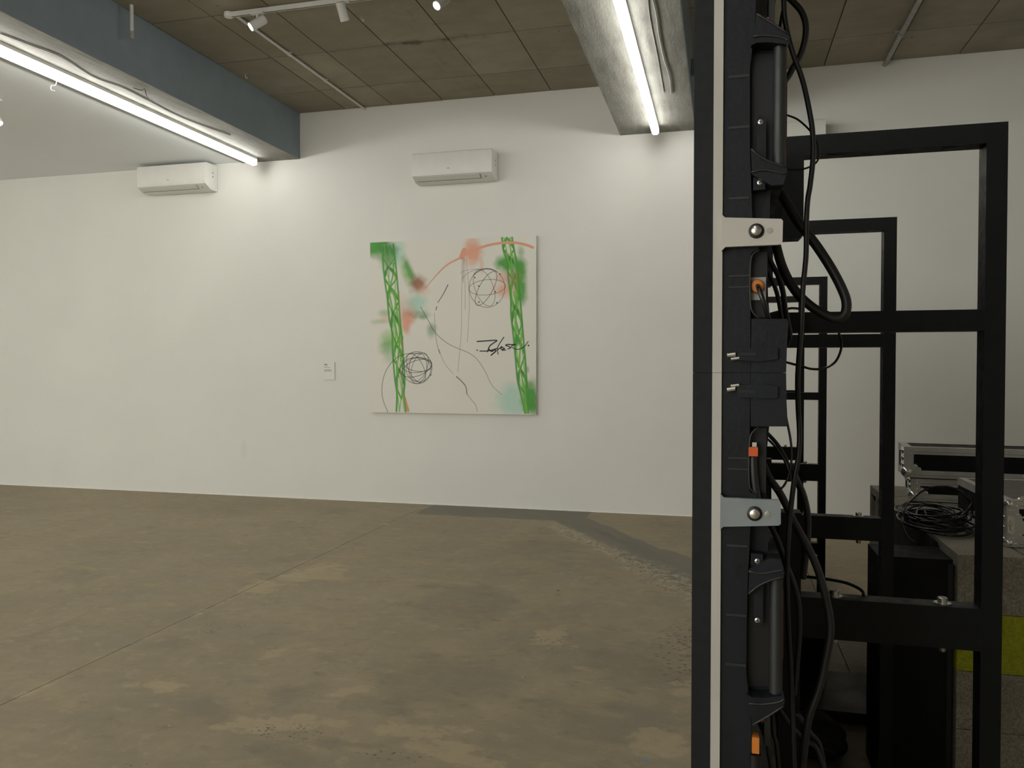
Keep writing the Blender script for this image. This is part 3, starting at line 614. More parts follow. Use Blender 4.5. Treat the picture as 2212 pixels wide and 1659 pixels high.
# ------------------------------------------------------------ LED screen cabinets, seen edge-on from behind
Y0 = .73; SEAM = float(at_y(1550, 805, Y0)[2])
def cab(k_up, label, br='bracket', con='orange'):
    """k_up=+1: cabinet above the seam, traced; -1: its mirror image below the seam"""
    def p(x, y):
        q = at_y(x, y, Y0); z = float(q[2]); return (float(q[0]), z if k_up > 0 else 2*SEAM-z)
    t = thing('screen_cabinet', label, 'screen cabinet', (0, Y0, SEAM if k_up > 0 else SEAM-.5), 'screen cabinets seen edge on')
    zt = p(1600, -372)[1]; zs = SEAM+.00015*k_up; lo, hi = min(zt, zs), max(zt, zs)
    obj('screen_module', box(B(), -.0245, -.0078, Y0, Y0+.4995, lo, hi), M['screen'], t, bevel=.0008)
    obj('edge_strip', box(B(), -.0077, .0004, Y0-.0022, Y0+.4995, lo, hi), M['strip'], t, bevel=.0012, seg=2)
    right = [(1698, 805), (1700, 740), (1703, 694), (1700, 687), (1665, 687), (1661, 640), (1660, 600), (1661, 540), (1664, 475), (1666, 408), (1690, 404), (1696, 385), (1698, 372), (1699, 250), (1700, 180), (1702, 94), (1701, 77), (1668, 55), (1634, 35), (1634, -20), (1640, -120), (1700, -160), (1700, -372)]
    poly = [(.0006, zs)]+[p(*q) for q in right]+[(.0006, zt)]
    poly[1] = (poly[1][0], zs); poly[-2] = (poly[-2][0], zt)
    obj('body', prism(B(), poly, Y0+.012, Y0+.4995), M['cast'], t, bevel=.001)
    # raised web along the strip
    obj('web', prism(B(), [(.0006, zs), (p(1621, 800)[0], zs), p(1621, 690), p(1620, 560), p(1624, 545), p(1640, 537), p(1625, 470), p(1620, 320), p(1620, 150), p(1625, 104), p(1632, 35), p(1634, -60), (p(1634, -60)[0], zt), (.0006, zt)], Y0, Y0+.0119), M['cast'], t, bevel=.001, seg=2)
    # thick band next to the seam
    obj('corner_block', prism(B(), [(p(1621, 800)[0]+.0002, zs), (p(1698, 800)[0], zs), p(1700, 740), p(1703, 696), p(1700, 689), p(1623, 689)], Y0-.001, Y0+.0119), M['cast'], t, bevel=.0015, seg=2)
    # handle: flanges, grip, recess
    obj('handle_flange', prism(B(), [p(1634, 36), p(1668, 56), p(1701, 78), p(1704, 86), p(1704, 92), p(1698, 101), p(1660, 97), p(1634, 98), p(1622, 104)], Y0-.006, Y0+.0119), M['cast'], t, bevel=.0012, seg=2)
    obj('handle_flange', prism(B(), [p(1622, 324), p(1640, 343), p(1670, 355), p(1698, 363), p(1700, 372), p(1697, 384), p(1691, 402), p(1666, 404), p(1624, 380)], Y0-.006, Y0+.0119), M['cast'], t, bevel=.0012, seg=2)
    for q in ([(1626, 85), (1655, 83), (1690, 88), (1703, 95)], [(1622, 376), (1650, 371), (1680, 376), (1698, 379)], [(1634, 37), (1668, 57), (1702, 80)], [(1622, 326), (1645, 345), (1675, 358), (1699, 364)]):
        bm = B(); tube(bm, [(p(*a)[0], Y0-.0065, p(*a)[1]) for a in q], .0009, 6, 3); obj('rim', bm, M['grip'], t, smooth=True)
    bm = B(); a, b_ = p(1686, 99), p(1684, 356); cyl(bm, (a[0], Y0+.004, a[1]), (b_[0], Y0+.004, b_[1]), .0056, n=20); obj('grip', bm, M['grip'], t, smooth='auto')
    obj('recess', prism(B(), [p(1624, 106), p(1672, 106), p(1670, 350), p(1640, 338), p(1624, 322)], Y0+.0105, Y0+.0118), M['deep'], t)
    obj('screw_boss', prism(B(), [p(1634, 262), p(1637, 250), p(1643, 247), p(1651, 249), p(1655, 258), p(1655, 343), p(1634, 336)], Y0+.001, Y0+.0104), M['cast'], t, bevel=.0008, seg=2)
    obj('screw_boss', prism(B(), [p(1627, 384), p(1653, 386), p(1653, 409), p(1627, 412)], Y0-.001, Y0+.0119), M['cast'], t, bevel=.0008, seg=2)
    for (sx_, sy_, yy) in ((1643, 263, Y0+.001), (1641, 395, Y0-.001)):
        c = p(sx_, sy_); bm = B(); lathe(bm, (c[0], yy, c[1]), (0, -1, 0), [(0, .0022), (.0006, .0022), (.0010, .0014)], 14); s_ = obj('screw', bm, M['steel'], t, smooth='auto')
        bm = B(); box(bm, c[0]-.0014, c[0]+.0014, yy-.0012, yy-.0009, c[1]-.0003, c[1]+.0003); box(bm, c[0]-.0003, c[0]+.0003, yy-.00121, yy-.0009, c[1]-.0014, c[1]+.0014)
        obj('cross_slot', bm, M['deep'], s_)
    a, b_ = p(1701.5, 165), p(1700.5, 320)
    obj('seal', box(B(), a[0]-.0010, a[0]+.0008, Y0+.014, Y0+.02, min(a[1], b_[1]), max(a[1], b_[1])), M['red'], t)
    a, b_ = p(1658, 20), p(1663, 54)
    obj('seal', box(B(), a[0], b_[0], Y0+.016, Y0+.02, min(a[1], b_[1]), max(a[1], b_[1])), M['red'], t)
    a, b_ = p(1664, -40), p(1677, 50)
    obj('latch_post', box(B(), a[0], b_[0], Y0+.02, Y0+.05, min(a[1], b_[1]), max(a[1], b_[1])), M['grip'], t, bevel=.001)
    # ribs on the web
    for yy in (165, 275, 428, 596, 620):
        a, b_ = p(1574, yy-1), p(1619, yy+1); obj('rib', box(B(), a[0], b_[0], Y0-.0006, Y0-.0001, min(a[1], b_[1]), max(a[1], b_[1])), M['grip'], t)
    # socket pocket with coloured plug
    c = [p(1623, 550), p(1630, 541), p(1659, 541), p(1659, 684), p(1634, 684), p(1624, 672)]
    obj('socket_pocket', prism(B(), c, Y0+.0095, Y0+.0118), M['deep'], t)
    bm = B(); tube(bm, [(q_[0], Y0+.0005, q_[1]) for q_ in (p(1640, 540), p(1626, 550), p(1621, 575), p(1621, 650), p(1626, 674), p(1640, 687))], .0008, 6, 5); obj('rim', bm, M['grip'], t, smooth=True)
    c = p(1636, 617) if k_up > 0 else p(1632, 634)
    pl = bm = B()
    if k_up > 0:
        lathe(bm, (c[0], Y0+.009, c[1]), (0, -1, 0), [(0, .0062), (.004, .0062), (.0055, .005), (.006, .002)], 20)
        obj('plug', bm, M[con], t, smooth='auto', label='orange round plug')
        obj('socket', box(B(), c[0]-.006, c[0]+.0075, Y0+.007, Y0+.0094, c[1]-.012, c[1]+.008), M['greymetal'], t)
        bm = B(); tube(bm, [(c[0]+.0005, Y0+.003, c[1]), (c[0]+.002, Y0-.006, c[1]-.006), (c[0]+.006, Y0-.006, c[1]-.018), (c[0]+.010, Y0+.004, c[1]-.030)], .0022, 8); obj('plug_lead', bm, M['gloss'], t, smooth=True)
    else:
        c = p(0, 0); q_ = at_y(1617, 980, Y0); q2_ = at_y(1637, 966, Y0)
        obj('plug', box(B(), q_[0], q2_[0], Y0-.002, Y0+.009, q_[2]-.002, q2_[2]), M['orangered'], t, bevel=.001, label='orange red square plug')
        obj('plug_tab', box(B(), q_[0]+.003, q2_[0]-.001, Y0+.0, Y0+.006, q2_[2]+.0002, q2_[2]+.004), M['bracket'], t)
        bm = B(); tube(bm, [((q_[0]+q2_[0])/2, Y0+.004, q_[2]-.001), ((q_[0]+q2_[0])/2+.001, Y0+.003, q_[2]-.02), ((q_[0]+q2_[0])/2+.004, Y0+.004, q_[2]-.045)], .0035, 8); obj('plug_lead', bm, M['rubber'], t, smooth=True)
        q_ = at_y(1624, 1625, Y0); q2_ = at_y(1640, 1592, Y0)
        obj('plug', box(B(), q_[0], q2_[0], Y0-.002, Y0+.009, q_[2], q2_[2]), M['orange'], t, bevel=.002, seg=2, label='orange plug near the bottom')
        bm = B(); cyl(bm, (float(q_[0])+.003, Y0, float(q_[2])-.012), (float(q_[0])+.003, Y0, float(q_[2])-.001), .005, n=12); obj('plug_collar', bm, M['gloss'], t, smooth='auto')
    # lever and pins
    obj('lever', prism(B(), [p(1592, 752), p(1672, 750), p(1680, 752), p(1680, 776), p(1640, 781), p(1592, 778)], Y0-.004, Y0-.0012), M['cast'], t, bevel=.0008)
    obj('lever_slot', prism(B(), [p(1597, 762), p(1634, 762), p(1634, 768), p(1597, 768)], Y0-.0046, Y0-.0041), M['deep'], t)
    for (a, b_, r) in ((1581, 768, .0020), (1589, 776, .0015)):
        c = p(a, b_); bm = B(); cyl(bm, (c[0]-.004, Y0-.003, c[1]), (c[0]+.003, Y0-.003, c[1]+.001), r, n=10); obj('lock_pin', bm, M['steel'], t, smooth='auto')
    # lock bracket on the strip
    b0 = [p(1559, 466), p(1566, 473), p(1686, 476), p(1690, 480), p(1689, 524), p(1685, 531), p(1567, 536), p(1559, 544)]
    bk = obj('bracket', prism(B(), b0, Y0-.0075, Y0-.0025), M[br], t, bevel=.0012, seg=2, label='pale metal lock bracket' if br == 'bracket' else 'blue grey translucent lock bracket')
    c = p(1633, 502)
    bm = B(); lathe(bm, (c[0], Y0-.0075, c[1]), (0, -1, 0), [(0, .0065), (.0006, .0065), (.0012, .0055)], 24); obj('bolt_seat', bm, M['deep'], bk, smooth='auto')
    bm = B(); lathe(bm, (c[0], Y0-.0082, c[1]), (0, -1, 0), [(0, .0044), (.0022, .0042), (.0028, .0034)], 24); obj('bolt_head', bm, M['steel'], bk, smooth='auto')
    c = p(1661.5, 501); bm = B(); lathe(bm, (c[0], Y0-.0075, c[1]), (0, -1, 0), [(0, .0026), (.0003, .0026), (.0004, .0018)], 16); obj('rivet', bm, M['greymetal'] if br == 'bracket' else M['steel'], bk, smooth='auto')
    return t
c_up = cab(1, 'black screen cabinet above the seam with pale metal lock bracket')
c_lo = cab(-1, 'black screen cabinet below the seam with blue grey lock bracket', 'frost', 'orangered')
# the cabinets behind and below, the same but plain
def plain(y, z, i):
    t = thing('screen_cabinet', 'black screen cabinet in the rows behind and below the two nearest cabinets', 'screen cabinet', (0, y, z), 'screen cabinets further along the wall')
    return t
meshes = None
for j in range(11):
    for k in range(4):
        z = SEAM-1.5+.5*k+.0006
        if z < .0: z = .0006
        if j == 0 and k >= 2: continue
        y = Y0+.5*j
        t = plain(y, SEAM-1.5+.5*k, j)
        if meshes is None:
            ORG[t.name] = Vector(t.location)
            bs = t.location.z+.0006; bt = t.location.z+.4994
            a = obj('screen_module', box(B(), -.0245, -.0078, y, y+.4993, bs, bt), M['screen'], t, bevel=.0008)
            b_ = obj('edge_strip', box(B(), -.0077, .0004, y, y+.4993, bs, bt), M['strip'], t)
            c = obj('body', box(box(B(), .0006, .042, y+.0004, y+.4993, bs, bt), .0421, .059, y+.0004, y+.4993, bs+.12, bt-.12), M['cast'], t, bevel=.001)
            meshes = [a, b_, c]
        else:
            for s_ in meshes: n_ = s_.copy(); COL.objects.link(n_); n_.parent = t

# ------------------------------------------------------------ black steel support frames
def bolt(bm_t, x, y, z, r=.0085, up=1, parent=None):
    bm = B(); lathe(bm, (x, y, z), (0, 0, up), [(0, r*1.75), (.002, r*1.75), (.0022, r), (.012, r), (.0135, r*.85), (.0135, r*.55), (.009, r*.5)], 18)
    return obj('bolt' if up > 0 else 'nut', bm, M['steel'], parent, smooth='auto')
def frame(Y, label, mid, low, foot=None, bolts=()):
    t = thing('support_frame', label, 'steel frame', (.33, Y, 0), 'black steel support frames')
    y1 = Y+.05; bv = .0016; zt = 2.011; xi0, xi1, xo0, xo1 = .1275, .174, .534, .574; ST = M['black']
    obj('outer_post', box(B(), xo0, xo1, Y, y1, .012, zt), ST, t, bevel=bv)
    obj('top_bar', box(B(), xi0, xo0-.0002, Y, y1, zt-.042, zt), ST, t, bevel=bv)
    obj('hook_post', prism(B(), [(xi0, 1.786), (xi1-.007, 1.786), (xi1, 1.793), (xi1, zt-.0422), (xi0, zt-.0422)], Y, y1), ST, t, bevel=bv)
    obj('clamp_plate', box(B(), .0605, xi0-.0002, Y+.015, Y+.025, 1.80, zt-.03), ST, t)
    obj('middle_bar', box(B(), .062, xo0-.0002, Y, y1, mid[1], mid[0]), ST, t, bevel=bv)
    obj('inner_post', box(B(), xi0, xi1, Y, y1, .012, 1.176), ST, t, bevel=bv)
    obj('lower_bar', box(B(), xi1+.0002, xo0-.0002, Y, y1, low[1], low[0]), ST, t, bevel=bv)
    obj('clamp_plate', box(B(), .0605, xi0-.0002, Y+.015, Y+.025, 1.10, 1.15), ST, t)
    if foot: obj('foot_bar', box(B(), xi1+.0002, xo0-.0002, Y, y1, foot[1], foot[0]), ST, t, bevel=bv)
    obj('base_rail', box(B(), .062, .60, Y-.002, y1+.002, .0005, .0118), ST, t)
    for x in (.24, .47):
        obj('bolt_slot', box(B(), x-.014, x+.014, Y+.017, Y+.033, zt-.0430, zt-.0421), M['deep'], t)
    for x in bolts:
        bolt(None, x, Y+.025, low[0]+.0005, .010, up=1, parent=t); bolt(None, x, Y+.025, low[1]-.0005, .008, up=-1, parent=t)
        obj('bolt_slot', box(B(), x-.024, x+.024, Y+.014, Y+.036, low[0]+.0001, low[0]+.0004), M['deep'], t)
frame(1.875, 'nearest and tallest black steel support frame at right', (1.6225, 1.5775), (.989, .899), bolts=(.2475, .466))
frame(2.96, 'second black steel support frame from the camera', (1.615, 1.570), (.982, .903), bolts=(.465,))
frame(4.79, 'third black steel support frame from the camera', (1.359, 1.317), (.952, .858), (.505, .442), bolts=(.465,))
frame(6.05, 'farthest black steel support frame, narrow behind the cables', (1.337, 1.287), (.927, .834), bolts=(.451,))

# ------------------------------------------------------------ cables at the cabinet backs
def cable(pts, Y, r_px, label, m='rubber', name='cable', n=9, ends=None):
    P = []
    N_ = len(pts)
    for i, q in enumerate(pts):
        yy = q[2] if len(q) > 2 else (Y if not isinstance(Y, tuple) else Y[0]+(Y[1]-Y[0])*i/(N_-1))
        P.append(tuple(at_y(q[0], q[1], yy)))
    ym = Y if not isinstance(Y, tuple) else sum(Y)/2
    bm = B(); tube(bm, P, r_px/1725*ym, n, 7)
    return tag(obj(name, bm, M[m], smooth=True), label, 'cable')
cable([(1690, -40), (1693, 0), (1695, 38), (1703, 81), (1715, 122), (1733, 172), (1746, 228), (1755, 284), (1756, 342), (1750, 400), (1745, 430), (1742, 476), (1741, 552), (1734, 628), (1731, 704), (1726, 767), (1723, 820), (1724, 876), (1727, 939), (1724, 990), (1717, 1028), (1709, 1091), (1703, 1160), (1700, 1230), (1702, 1330), (1708, 1450), (1712, 1560), (1716, 1680)], .80, 5.3, 'long black cable running full height beside the cabinet backs')
cable([(1660, -60), (1690, -20), (1713, 4), (1731, 25), (1740, 52), (1739, 84), (1729, 119), (1713, 147), (1701, 168), (1680, 195, .86)], .87, 6.3, 'thick black cable bowed out at the top beside the grip')
cable([(1690, 246, .85), (1701, 249), (1723, 258), (1746, 278), (1761, 299), (1769, 324), (1766, 347), (1748, 361), (1723, 367), (1698, 366)], .86, 2.0, 'thin black cable loop in front of the nearest frame top bar', 'gloss')
cable([(1668, 380, .84), (1676, 402), (1696, 433), (1720, 473), (1741, 501), (1766, 534), (1794, 577), (1816, 618), (1828, 650), (1826, 676), (1812, 688), (1791, 684), (1758, 666), (1728, 640), (1706, 610), (1690, 577), (1680, 544), (1674, 515), (1668, 480, .84)], .87, 9.6, 'thickest black cable hanging in a big teardrop loop', n=14)
cable([(1655, 545), (1668, 572), (1681, 596), (1691, 630), (1696, 668), (1702, 700), (1706, 722, .97), (1700, 742, .99), (1686, 756, 1.0)], .95, 5.5, 'black cable dropping behind the orange plug toward the corner block')
cable([(1655, 580), (1668, 606), (1679, 636), (1686, 672), (1690, 700)], 1.0, 4.5, 'shorter black cable bending down right of the orange plug')
cable([(1650, 682), (1667, 677), (1686, 672), (1708, 666), (1728, 667)], 1.15, 2.5, 'thin black cable crossing level above the corner block', 'gloss')
cable([(1808, 700, 1.95), (1813, 722), (1818, 742), (1814, 764), (1802, 784), (1779, 796), (1753, 797), (1731, 791), (1697, 782), (1670, 772)], 1.97, 2.5, 'thin black cable loop hanging below the middle bars', 'gloss')
cable([(1694, 880), (1701, 915), (1708, 952), (1710, 990), (1704, 1025), (1694, 1048), (1682, 1058), (1672, 1056)], .80, 2.4, 'glossy thin cable curving out under the corner blocks', 'gloss')
cable([(1640, 925), (1655, 934), (1677, 957), (1693, 982), (1703, 1008), (1706, 1040)], .88, 4.0, 'black cable arching from the lower corner block', 'rubber')
cable([(1640, 938), (1660, 950), (1680, 972), (1695, 996), (1703, 1020)], .85, 2.4, 'glossy cable just under the arching black cable', 'gloss')
cable([(1636, 975), (1647, 1000), (1662, 1033), (1682, 1061), (1698, 1091), (1713, 1124), (1733, 1160), (1751, 1194), (1767, 1232), (1780, 1275), (1790, 1319), (1794, 1359), (1789, 1397), (1783, 1428), (1776, 1463), (1765, 1500), (1745, 1560), (1730, 1680)], .84, 8.0, 'thick black cable sweeping down past the lower bracket', n=14)
cable([(1708, 1005), (1720, 1036), (1734, 1066), (1743, 1104), (1745, 1142), (1742, 1185), (1734, 1250)], .92, 7.0, 'black cable bending down in front of the second frame bar')
cable([(1655, 1105), (1667, 1139), (1680, 1167), (1690, 1195), (1700, 1222), (1714, 1258), (1724, 1296), (1727, 1336), (1726, 1382), (1722, 1430), (1716, 1500)], .81, 5.5, 'black cable falling straight below the blue grey bracket')
cable([(1720, 1250), (1737, 1246), (1763, 1248), (1792, 1252), (1827, 1259), (1853, 1270), (1864, 1279), (1865, 1286)], (1.99, 1.90), 3.2, 'black cable arcing onto the lower bar of the nearest frame')
cable([(1770, 1255), (1784, 1274), (1797, 1290), (1800, 1292)], 1.915, 3.0, 'short black cable end behind the left bar bolt')
cable([(1668, 1540), (1671, 1585), (1678, 1614), (1684, 1700)], .80, 4.5, 'black cable hanging straight down at the bottom edge')
cable([(1682, 1530), (1710, 1570), (1740, 1600), (1765, 1620), (1790, 1700)], .90, 5, 'black cable slanting right at the bottom edge')
cable([(1722, 1540), (1750, 1582), (1772, 1614), (1785, 1700)], 1.2, 5, 'black cable slanting down in front of the dark bag')
cable([(1640, 1560), (1655, 1600), (1662, 1640), (1672, 1700)], .78, 4, 'glossy black cable beside the lowest orange plug', 'gloss')
cable([(1712, -60), (1700, -10), (1690, 30), (1682, 80)], .92, 3.5, 'thin black cable at the top edge behind the long cable')

# ------------------------------------------------------------ concrete block stack, box, coil, cases
ZT = .85; BY0 = 3.063; XB = .795
rows = [BY0, 3.57, 3.975, 4.38, 4.765]; cols = [XB, XB+.223, XB+.446, XB+.669, XB+.892]; crs = [ZT, .649, .444, .24, .037]
def cblock(x0, x1, y0, y1, z0, z1, m, label, group, pits=False):
    g = .0045; t = thing('concrete_block', label, 'concrete block', ((x0+x1)/2, (y0+y1)/2, z0), group)
    x0 += g; x1 -= g; y0 += g; y1 -= g; z0 += .0006; z1 -= 0 if z1 >= ZT-.001 else .002
    bm = B()
    if pits:     # recessed left end with two arched cores
        c0, c1 = y0+.04, y1-.04; mid = (y0+y1)/2
        box(bm, x0+.06, x1, y0, y1, z0, z1)
        box(bm, x0, x0+.0598, y0, c0, z0, z1); box(bm, x0, x0+.0598, c1, y1, z0, z1); box(bm, x0, x0+.0598, mid-.02, mid+.02, z0, z1-.04)
        box(bm, x0, x0+.0598, c0+.0001, c1-.0001, z1-.0398, z1)
        obj('block_body', bm, m, t, bevel=.003)
    else:
        obj('block_body', box(bm, x0, x1, y0, y1, z0, z1), m, t, bevel=.006, seg=2)
names = {}
for i in range(4):
    for j in range(4):
        if i == 0 and j == 0: lab, gr = 'front left concrete block on the top course under the cable coil', 'concrete blocks of the stack'
        elif i == 0: lab, gr = ('', 'second', 'third', 'farthest')[j]+' block back in the left row of the top course', 'concrete blocks of the stack'
        elif i == 1 and j == 0: lab, gr = 'top concrete block right under the near silver flight case', 'concrete blocks of the stack'
        else: lab, gr = 'grey concrete block in the top course right of the left row', 'top course blocks behind and under the cases'
        cblock(cols[i], cols[i+1], rows[j], rows[j+1], crs[1], crs[0], M['block'], lab, gr, pits=(i == 0 and j == 3))
for k in range(1, 4):
    for i in range(3):
        if i == 0:
            lab = ('', 'yellow green painted concrete block in the front of the stack', 'grey block directly under the yellow green block', 'lowest grey block in the front left of the stack')[k]; gr = 'concrete blocks of the stack'
        else: lab, gr = 'block beside the front left column, at the right picture edge', 'front blocks at the right picture edge'
        m = M['yellow'] if (k == 1) else M['block']
        if k == 1 and i: m = M['block']
        cblock(cols[i], cols[i+1], rows[0], rows[1], crs[k+1], crs[k], m, lab, gr)
    for j in range(1, 4): cblock(cols[0], cols[1], rows[j], rows[j+1], crs[k+1], crs[k], M['block'], 'shaded block in the lower courses behind the upright black case', 'lower left side blocks')
t = thing('pallet', 'dark thin board under the concrete blocks', 'pallet', (1.2, 3.9, 0))
for k in range(4): obj('deck_board', box(B(), XB+.01+k*.22, XB+.22+k*.22, rows[0]+.01, rows[4]-.01, .0005, .0365), M['board'], t)
bx = thing('upright_case', 'tall plain black case standing left of the concrete blocks', 'case', (.66, 3.18, 0))
obj('case_body', box(B(), .548, .790, 3.09, 3.30, .012, .825), M['lam'], bx, bevel=.004, seg=2)
for x in (.548, .774): obj('corner_rail', box(B(), x, x+.016, 3.0875, 3.0898, .03, .81), M['deep'], bx)
for x in (.57, .77):
    for y in (3.11, 3.28):
        bm = B(); cyl(bm, (x, y, .0004), (x, y, .0119), .015, n=12); obj('foot', bm, M['rubber'], bx)
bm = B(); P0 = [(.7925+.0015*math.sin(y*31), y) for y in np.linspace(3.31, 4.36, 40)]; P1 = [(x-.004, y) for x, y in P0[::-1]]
tag(obj('shade_sheet', prism(bm, P0+P1, .012, .842, 'z'), M['lam'], smooth='auto'), 'thin black sheet added for the shade on the left side of the block stack', 'cloth')  # thin black sheet standing in for deep shade on the left block faces
tag(obj('floor_board', box(B(), .20, .785, 3.58, 4.05, .0006, .05), M['board'], bevel=.003), 'flat black board lying on the floor behind the nearest frame', 'board')
pb = thing('power_box', 'small black power box standing on the floor board', 'box', (.37, 3.95, .0505))
obj('box_body', box(B(), .27, .468, 3.87, 4.02, .0508, .28), M['cast'], pb, bevel=.006, seg=2)
obj('box_lid', box(B(), .267, .471, 3.865, 4.025, .2802, .292), M['cast'], pb, bevel=.003)
bg = thing('dark_bag', 'dark rounded bag lying on the floor below the nearest frame', 'bag', (.37, 3.25, 0))
bm = B(); bmesh.ops.create_uvsphere(bm, u_segments=40, v_segments=24, radius=1)
for v in bm.verts:
    x, y, z = v.co; s_ = 1+.06*math.sin(5*x+3*y)+.04*math.sin(9*y+4*z)
    v.co = (.365+x*.115*s_, 3.28+y*.14*s_, .07+max(-.0693, z*.075*s_))
obj('bag_body', bm, M['cloth'], bg, smooth=True)
bm = B(); tube(bm, [(.32, 3.165, .05), (.33, 3.135, .075), (.37, 3.12, .09), (.41, 3.135, .075), (.42, 3.165, .05)], .007, 8); obj('carry_strap', bm, M['rubber'], bg, smooth=True)
# cable coil
bm = B(); P = []; rr = random.Random(2); cxx, cyy = .835, 3.58
for i in range(17*14):
    a = i/14*2*math.pi; lp = int(i/14); R = .094+.026*math.sin(lp*1.7)+.006*math.sin(i*1.3)
    off = (.02*math.sin(lp*2.3), .03*math.cos(lp*1.9))
    P.append((cxx+off[0]+R*math.cos(a), cyy+off[1]+R*1.8*math.sin(a), ZT+.008+.0035*lp*(.8+.2*math.sin(a*1.0+lp))+.012*(1+math.sin(a+lp*.9))*(lp/17)))
tail = [tuple(at_y(x, y, yy)) for x, y, yy in ((1960, 1135, 3.46), (1953, 1110, 3.46), (1960, 1090, 3.48), (1985, 1066, 3.50), (2010, 1054, 3.52), (2045, 1051, 3.52), (2075, 1062, 3.52), (2094, 1084, 3.52), (2100, 1104, 3.52))]
tube(bm, P, .0042, 6, 3)
ck = thing('cable_coil', 'glossy black cable coiled loosely on the concrete blocks', 'cable', (cxx, cyy, ZT))
obj('coil', bm, M['gloss'], ck, smooth=True)
bm = B(); tube(bm, tail+[tuple(at_y(2096, 1125, 3.50))], .0042, 6); obj('loose_loop', bm, M['gloss'], ck, smooth=True)
bm = B(); tube(bm, [tuple(at_y(x, y, yy)) for x, y, yy in ((1998, 1104, 3.50), (2005, 1118, 3.46), (2035, 1128, 3.44), (2070, 1120, 3.44), (2092, 1100, 3.48), (2100, 1086, 3.50))], .0042, 6); obj('loose_loop', bm, M['gloss'], ck, smooth=True)
q = at_y(2101, 1109, 3.54); bm = B(); box(bm, q[0]-.012, q[0]+.012, q[1]-.006, q[1]+.006, q[2]-.008, q[2]+.008); obj('connector', bm, M['steel'], ck, bevel=.002)
bm = B(); tube(bm, [tuple(at_y(x, y, yy)) for x, y, yy in ((1948, 1128, 3.38), (1954, 1145, 3.36), (1962, 1160, 3.34), (1976, 1172, 3.32))], .0042, 6); obj('loose_loop', bm, M['gloss'], ck, smooth=True)

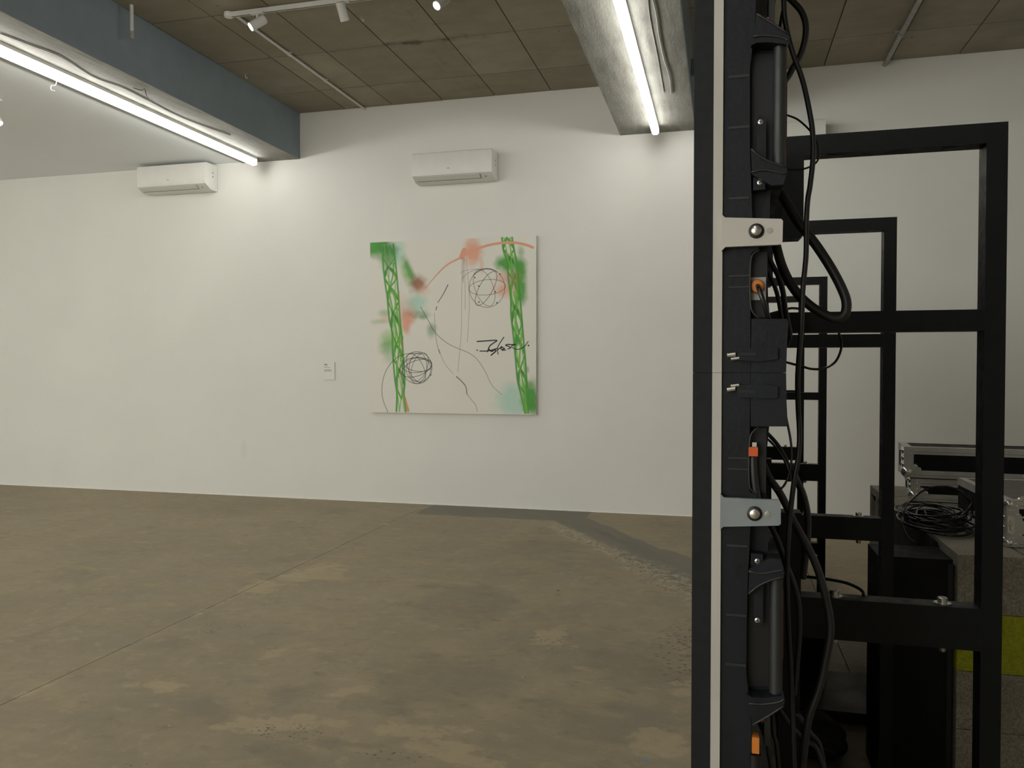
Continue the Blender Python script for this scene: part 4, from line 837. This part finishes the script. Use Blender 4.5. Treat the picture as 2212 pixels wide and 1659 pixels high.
def rivet(bm, p, n, r=.0052):
    lathe(bm, p, n, [(0, r), (r*.35, r*.85), (r*.65, r*.45), (r*.72, .0002)], 10)
def flight_case(W, Dp, Hh, loc, rz, label, rail=.026, ball=.019, top='lam', near=False):
    """local: x 0..W, y 0..Dp (front at 0), z 0..Hh"""
    t = thing('flight_case', label, 'flight case', loc, 'flight cases on the concrete blocks', local=True); t.rotation_euler = (0, 0, rz)
    e = .003
    obj('shell', box(B(), e, W-e, e, Dp-e, e, Hh-e), M['lam'], t)
    if near: obj('lid_panel', box(B(), rail, W-rail, rail, Dp-rail, Hh-e+.0002, Hh-.0008), M['brown'], t)
    sp = .5*Hh if False else None
    for z0, z1 in ((0, rail), (Hh-rail, Hh)):
        bm = B()
        box(bm, 0, W, 0, e-.0002, z0, z1); box(bm, 0, W, Dp-e+.0002, Dp, z0, z1); box(bm, 0, e-.0002, e, Dp-e, z0, z1); box(bm, W-e+.0002, W, e, Dp-e, z0, z1)
        if z1 == Hh:
            box(bm, 0, W, 0, rail, Hh-.001, Hh+.0005); box(bm, 0, W, Dp-rail, Dp, Hh-.001, Hh+.0005); box(bm, 0, rail, rail, Dp-rail, Hh-.001, Hh+.0005); box(bm, W-rail, W, rail, Dp-rail, Hh-.001, Hh+.0005)
        obj('edge_rail', bm, M['alu'], t)
        bm = B(); zz = z0+rail*.33; box(bm, .03, W-.03, -.0006, -.0001, zz, zz+.0012); obj('rail_groove', bm, M['slot'], t)
    for cx_, sx_ in ((0, 1), (W, -1)):
        bm = B()
        xa, xb = sorted((cx_, cx_+sx_*rail*1.15)); box(bm, xa, xb, -.0014, -.0002, .0, Hh)
        xa, xb = sorted((cx_-sx_*.0014, cx_-sx_*.0002)); box(bm, xa, xb, 0, rail*1.15, 0, Hh)
        obj('corner_rail', bm, M['alu'], t, bevel=.0003)
        bm = B()
        for zc, s_ in ((ball*.8, 1), (Hh-ball*.8, -1)):
            if s_ < 0 and not near: pass
            sphere(bm, (cx_+sx_*ball*.55, ball*.5, zc), ball, (1, 1, 1), 18)
        if not near:
            bm2 = B(); sphere(bm2, (cx_+sx_*ball*.42, ball*.42, ball*1.0), ball, (1, 1, 1), 18); sphere(bm2, (cx_+sx_*ball*.42, ball*2.1, ball*1.0), ball*.8, (1, 1, 1), 14); bm.free(); bm = bm2
        obj('ball_corner', bm, M['chrome'], t, smooth=True)
        # corner leaves with three lobes
        for kx in ((0,) if not near else (0,)):
            pts = []
            xo = cx_+sx_*rail*1.0; base_z = rail*.9
            lob = [(0, 0), (rail*.95, 0), (rail*1.15, rail*.22), (rail*1.0, rail*.5), (rail*.75, rail*.55), (rail*.62, rail*.8), (rail*.42, rail*1.0), (rail*.2, rail*.95), (0, rail*.7)]
            pts = [(xo+sx_*a, base_z+b_) for a, b_ in lob]
            if sx_ < 0: pts = pts[::-1]
            obj('corner_plate', prism(B(), pts, -.0032, -.0016), M['alu'], t, bevel=.0005)
        if not near: obj('side_plate', box(B(), *sorted((cx_-sx_*.0014, cx_-sx_*.003)), rail*.1, rail*3.2, Hh*.2, Hh*.98), M['chrome'], t, bevel=.0006)
        bm = B()
        for a, b_ in ((rail*1.35, rail*1.0), (rail*1.95, rail*.62)): rivet(bm, (cx_+sx_*(a+.002), -.0033, base_z+b_-rail*.35), (0, -1, 0), .0042)
        for f in (.08, .24, .55, .8) if not near else (.1, .2, .8, .9): rivet(bm, (cx_+sx_*rail*.75, -.0015, Hh*f if f > .5 or near else Hh-Hh*f), (0, -1, 0), .0042)
        for f in (.15, .4, .62, .85):
            rivet(bm, (cx_-sx_*.003, rail*.5, Hh*f), (-sx_, 0, 0), .008); rivet(bm, (cx_-sx_*.003, rail*1.3, Hh*(f-.05)), (-sx_, 0, 0), .007); rivet(bm, (cx_-sx_*.003, rail*2.4, Hh*(f-.02)), (-sx_, 0, 0), .007)
        obj('rivets', bm, M['chrome'], t, smooth='auto')['kind'] = 'stuff'
    bm = B(); x = .17
    while x < W-.1: rivet(bm, (x, -.0003, rail*.72), (0, -1, 0), .0036); x += .165
    obj('rivets', bm, M['chrome'], t, smooth='auto')['kind'] = 'stuff'
    return t
# two long cases stacked at the back
pB = at_z(1963, 1083, ZT); rzb = math.radians(-5)
flight_case(1.15, .25, .108, (pB[0]+.01, pB[1], ZT+.0045), rzb, 'lower of the two stacked silver edged black flight cases', rail=.035, ball=.026)
flight_case(1.19, .26, .147, (pB[0]-.022, pB[1]-.005, ZT+.1185), rzb, 'upper of the two stacked silver edged black flight cases', rail=.035, ball=.026)
# near case
nc = flight_case(.60, .62, .168, (.999, 3.235, ZT+.0025), 0, 'near flight case with brown top at the right picture edge', rail=.030, ball=.017, near=True)
# wide corner plate with recessed latch on the near case
bm = prism(B(), [(.0, .0), (.040, .0), (.040, .034), (.052, .050), (.046, .075), (.052, .11), (.040, .125), (.040, .160), (.0, .160)], -.0042, -.0036); obj('front_plate', bm, M['alu'], nc, bevel=.0003)
bm = prism(B(), [(.022, .055), (.044, .042), (.058, .050), (.060, .09), (.050, .10), (.022, .09)], -.0056, -.0043); obj('latch_wing', bm, M['alu'], nc, bevel=.0005)
bm = prism(B(), [(.002, .05), (.018, .046), (.026, .055), (.026, .105), (.018, .115), (.002, .112)], -.0066, -.0057); la = obj('latch_dish', bm, M['chrome'], nc, bevel=.0008)
bm = B(); cyl(bm, (.012, -.0078, .08), (.012, -.0067, .08), .008, n=14); box(bm, .010, .014, -.010, -.0078, .062, .098); obj('latch_knob', bm, M['steel'], nc)
bm = B()
for a, b_ in ((.012, .148), (.032, .148), (.012, .132), (.010, .028), (.030, .012), (.010, .012), (.034, .118), (.055, .108), (.06, .055)): rivet(bm, (a, -.0044 if a < .05 else -.0058, b_), (0, -1, 0), .0045)
obj('rivets', bm, M['chrome'], nc, smooth='auto')['kind'] = 'stuff'
bm = B(); tube(bm, [(.045, .03, .162), (.055, .03, .172), (.09, .03, .178), (.16, .03, .178)], .006, 8); obj('carry_handle', bm, M['chrome'], nc, smooth=True)
bm = B(); tube(bm, [tuple(at_y(x, y, 3.87)) for x, y in ((2120, 1046), (2150, 1043), (2176, 1041), (2195, 1041), (2230, 1043))], .004, 6)
tag(obj('cable', bm, M['gloss'], smooth=True), 'black cable lying over the back of the near flight case', 'cable')
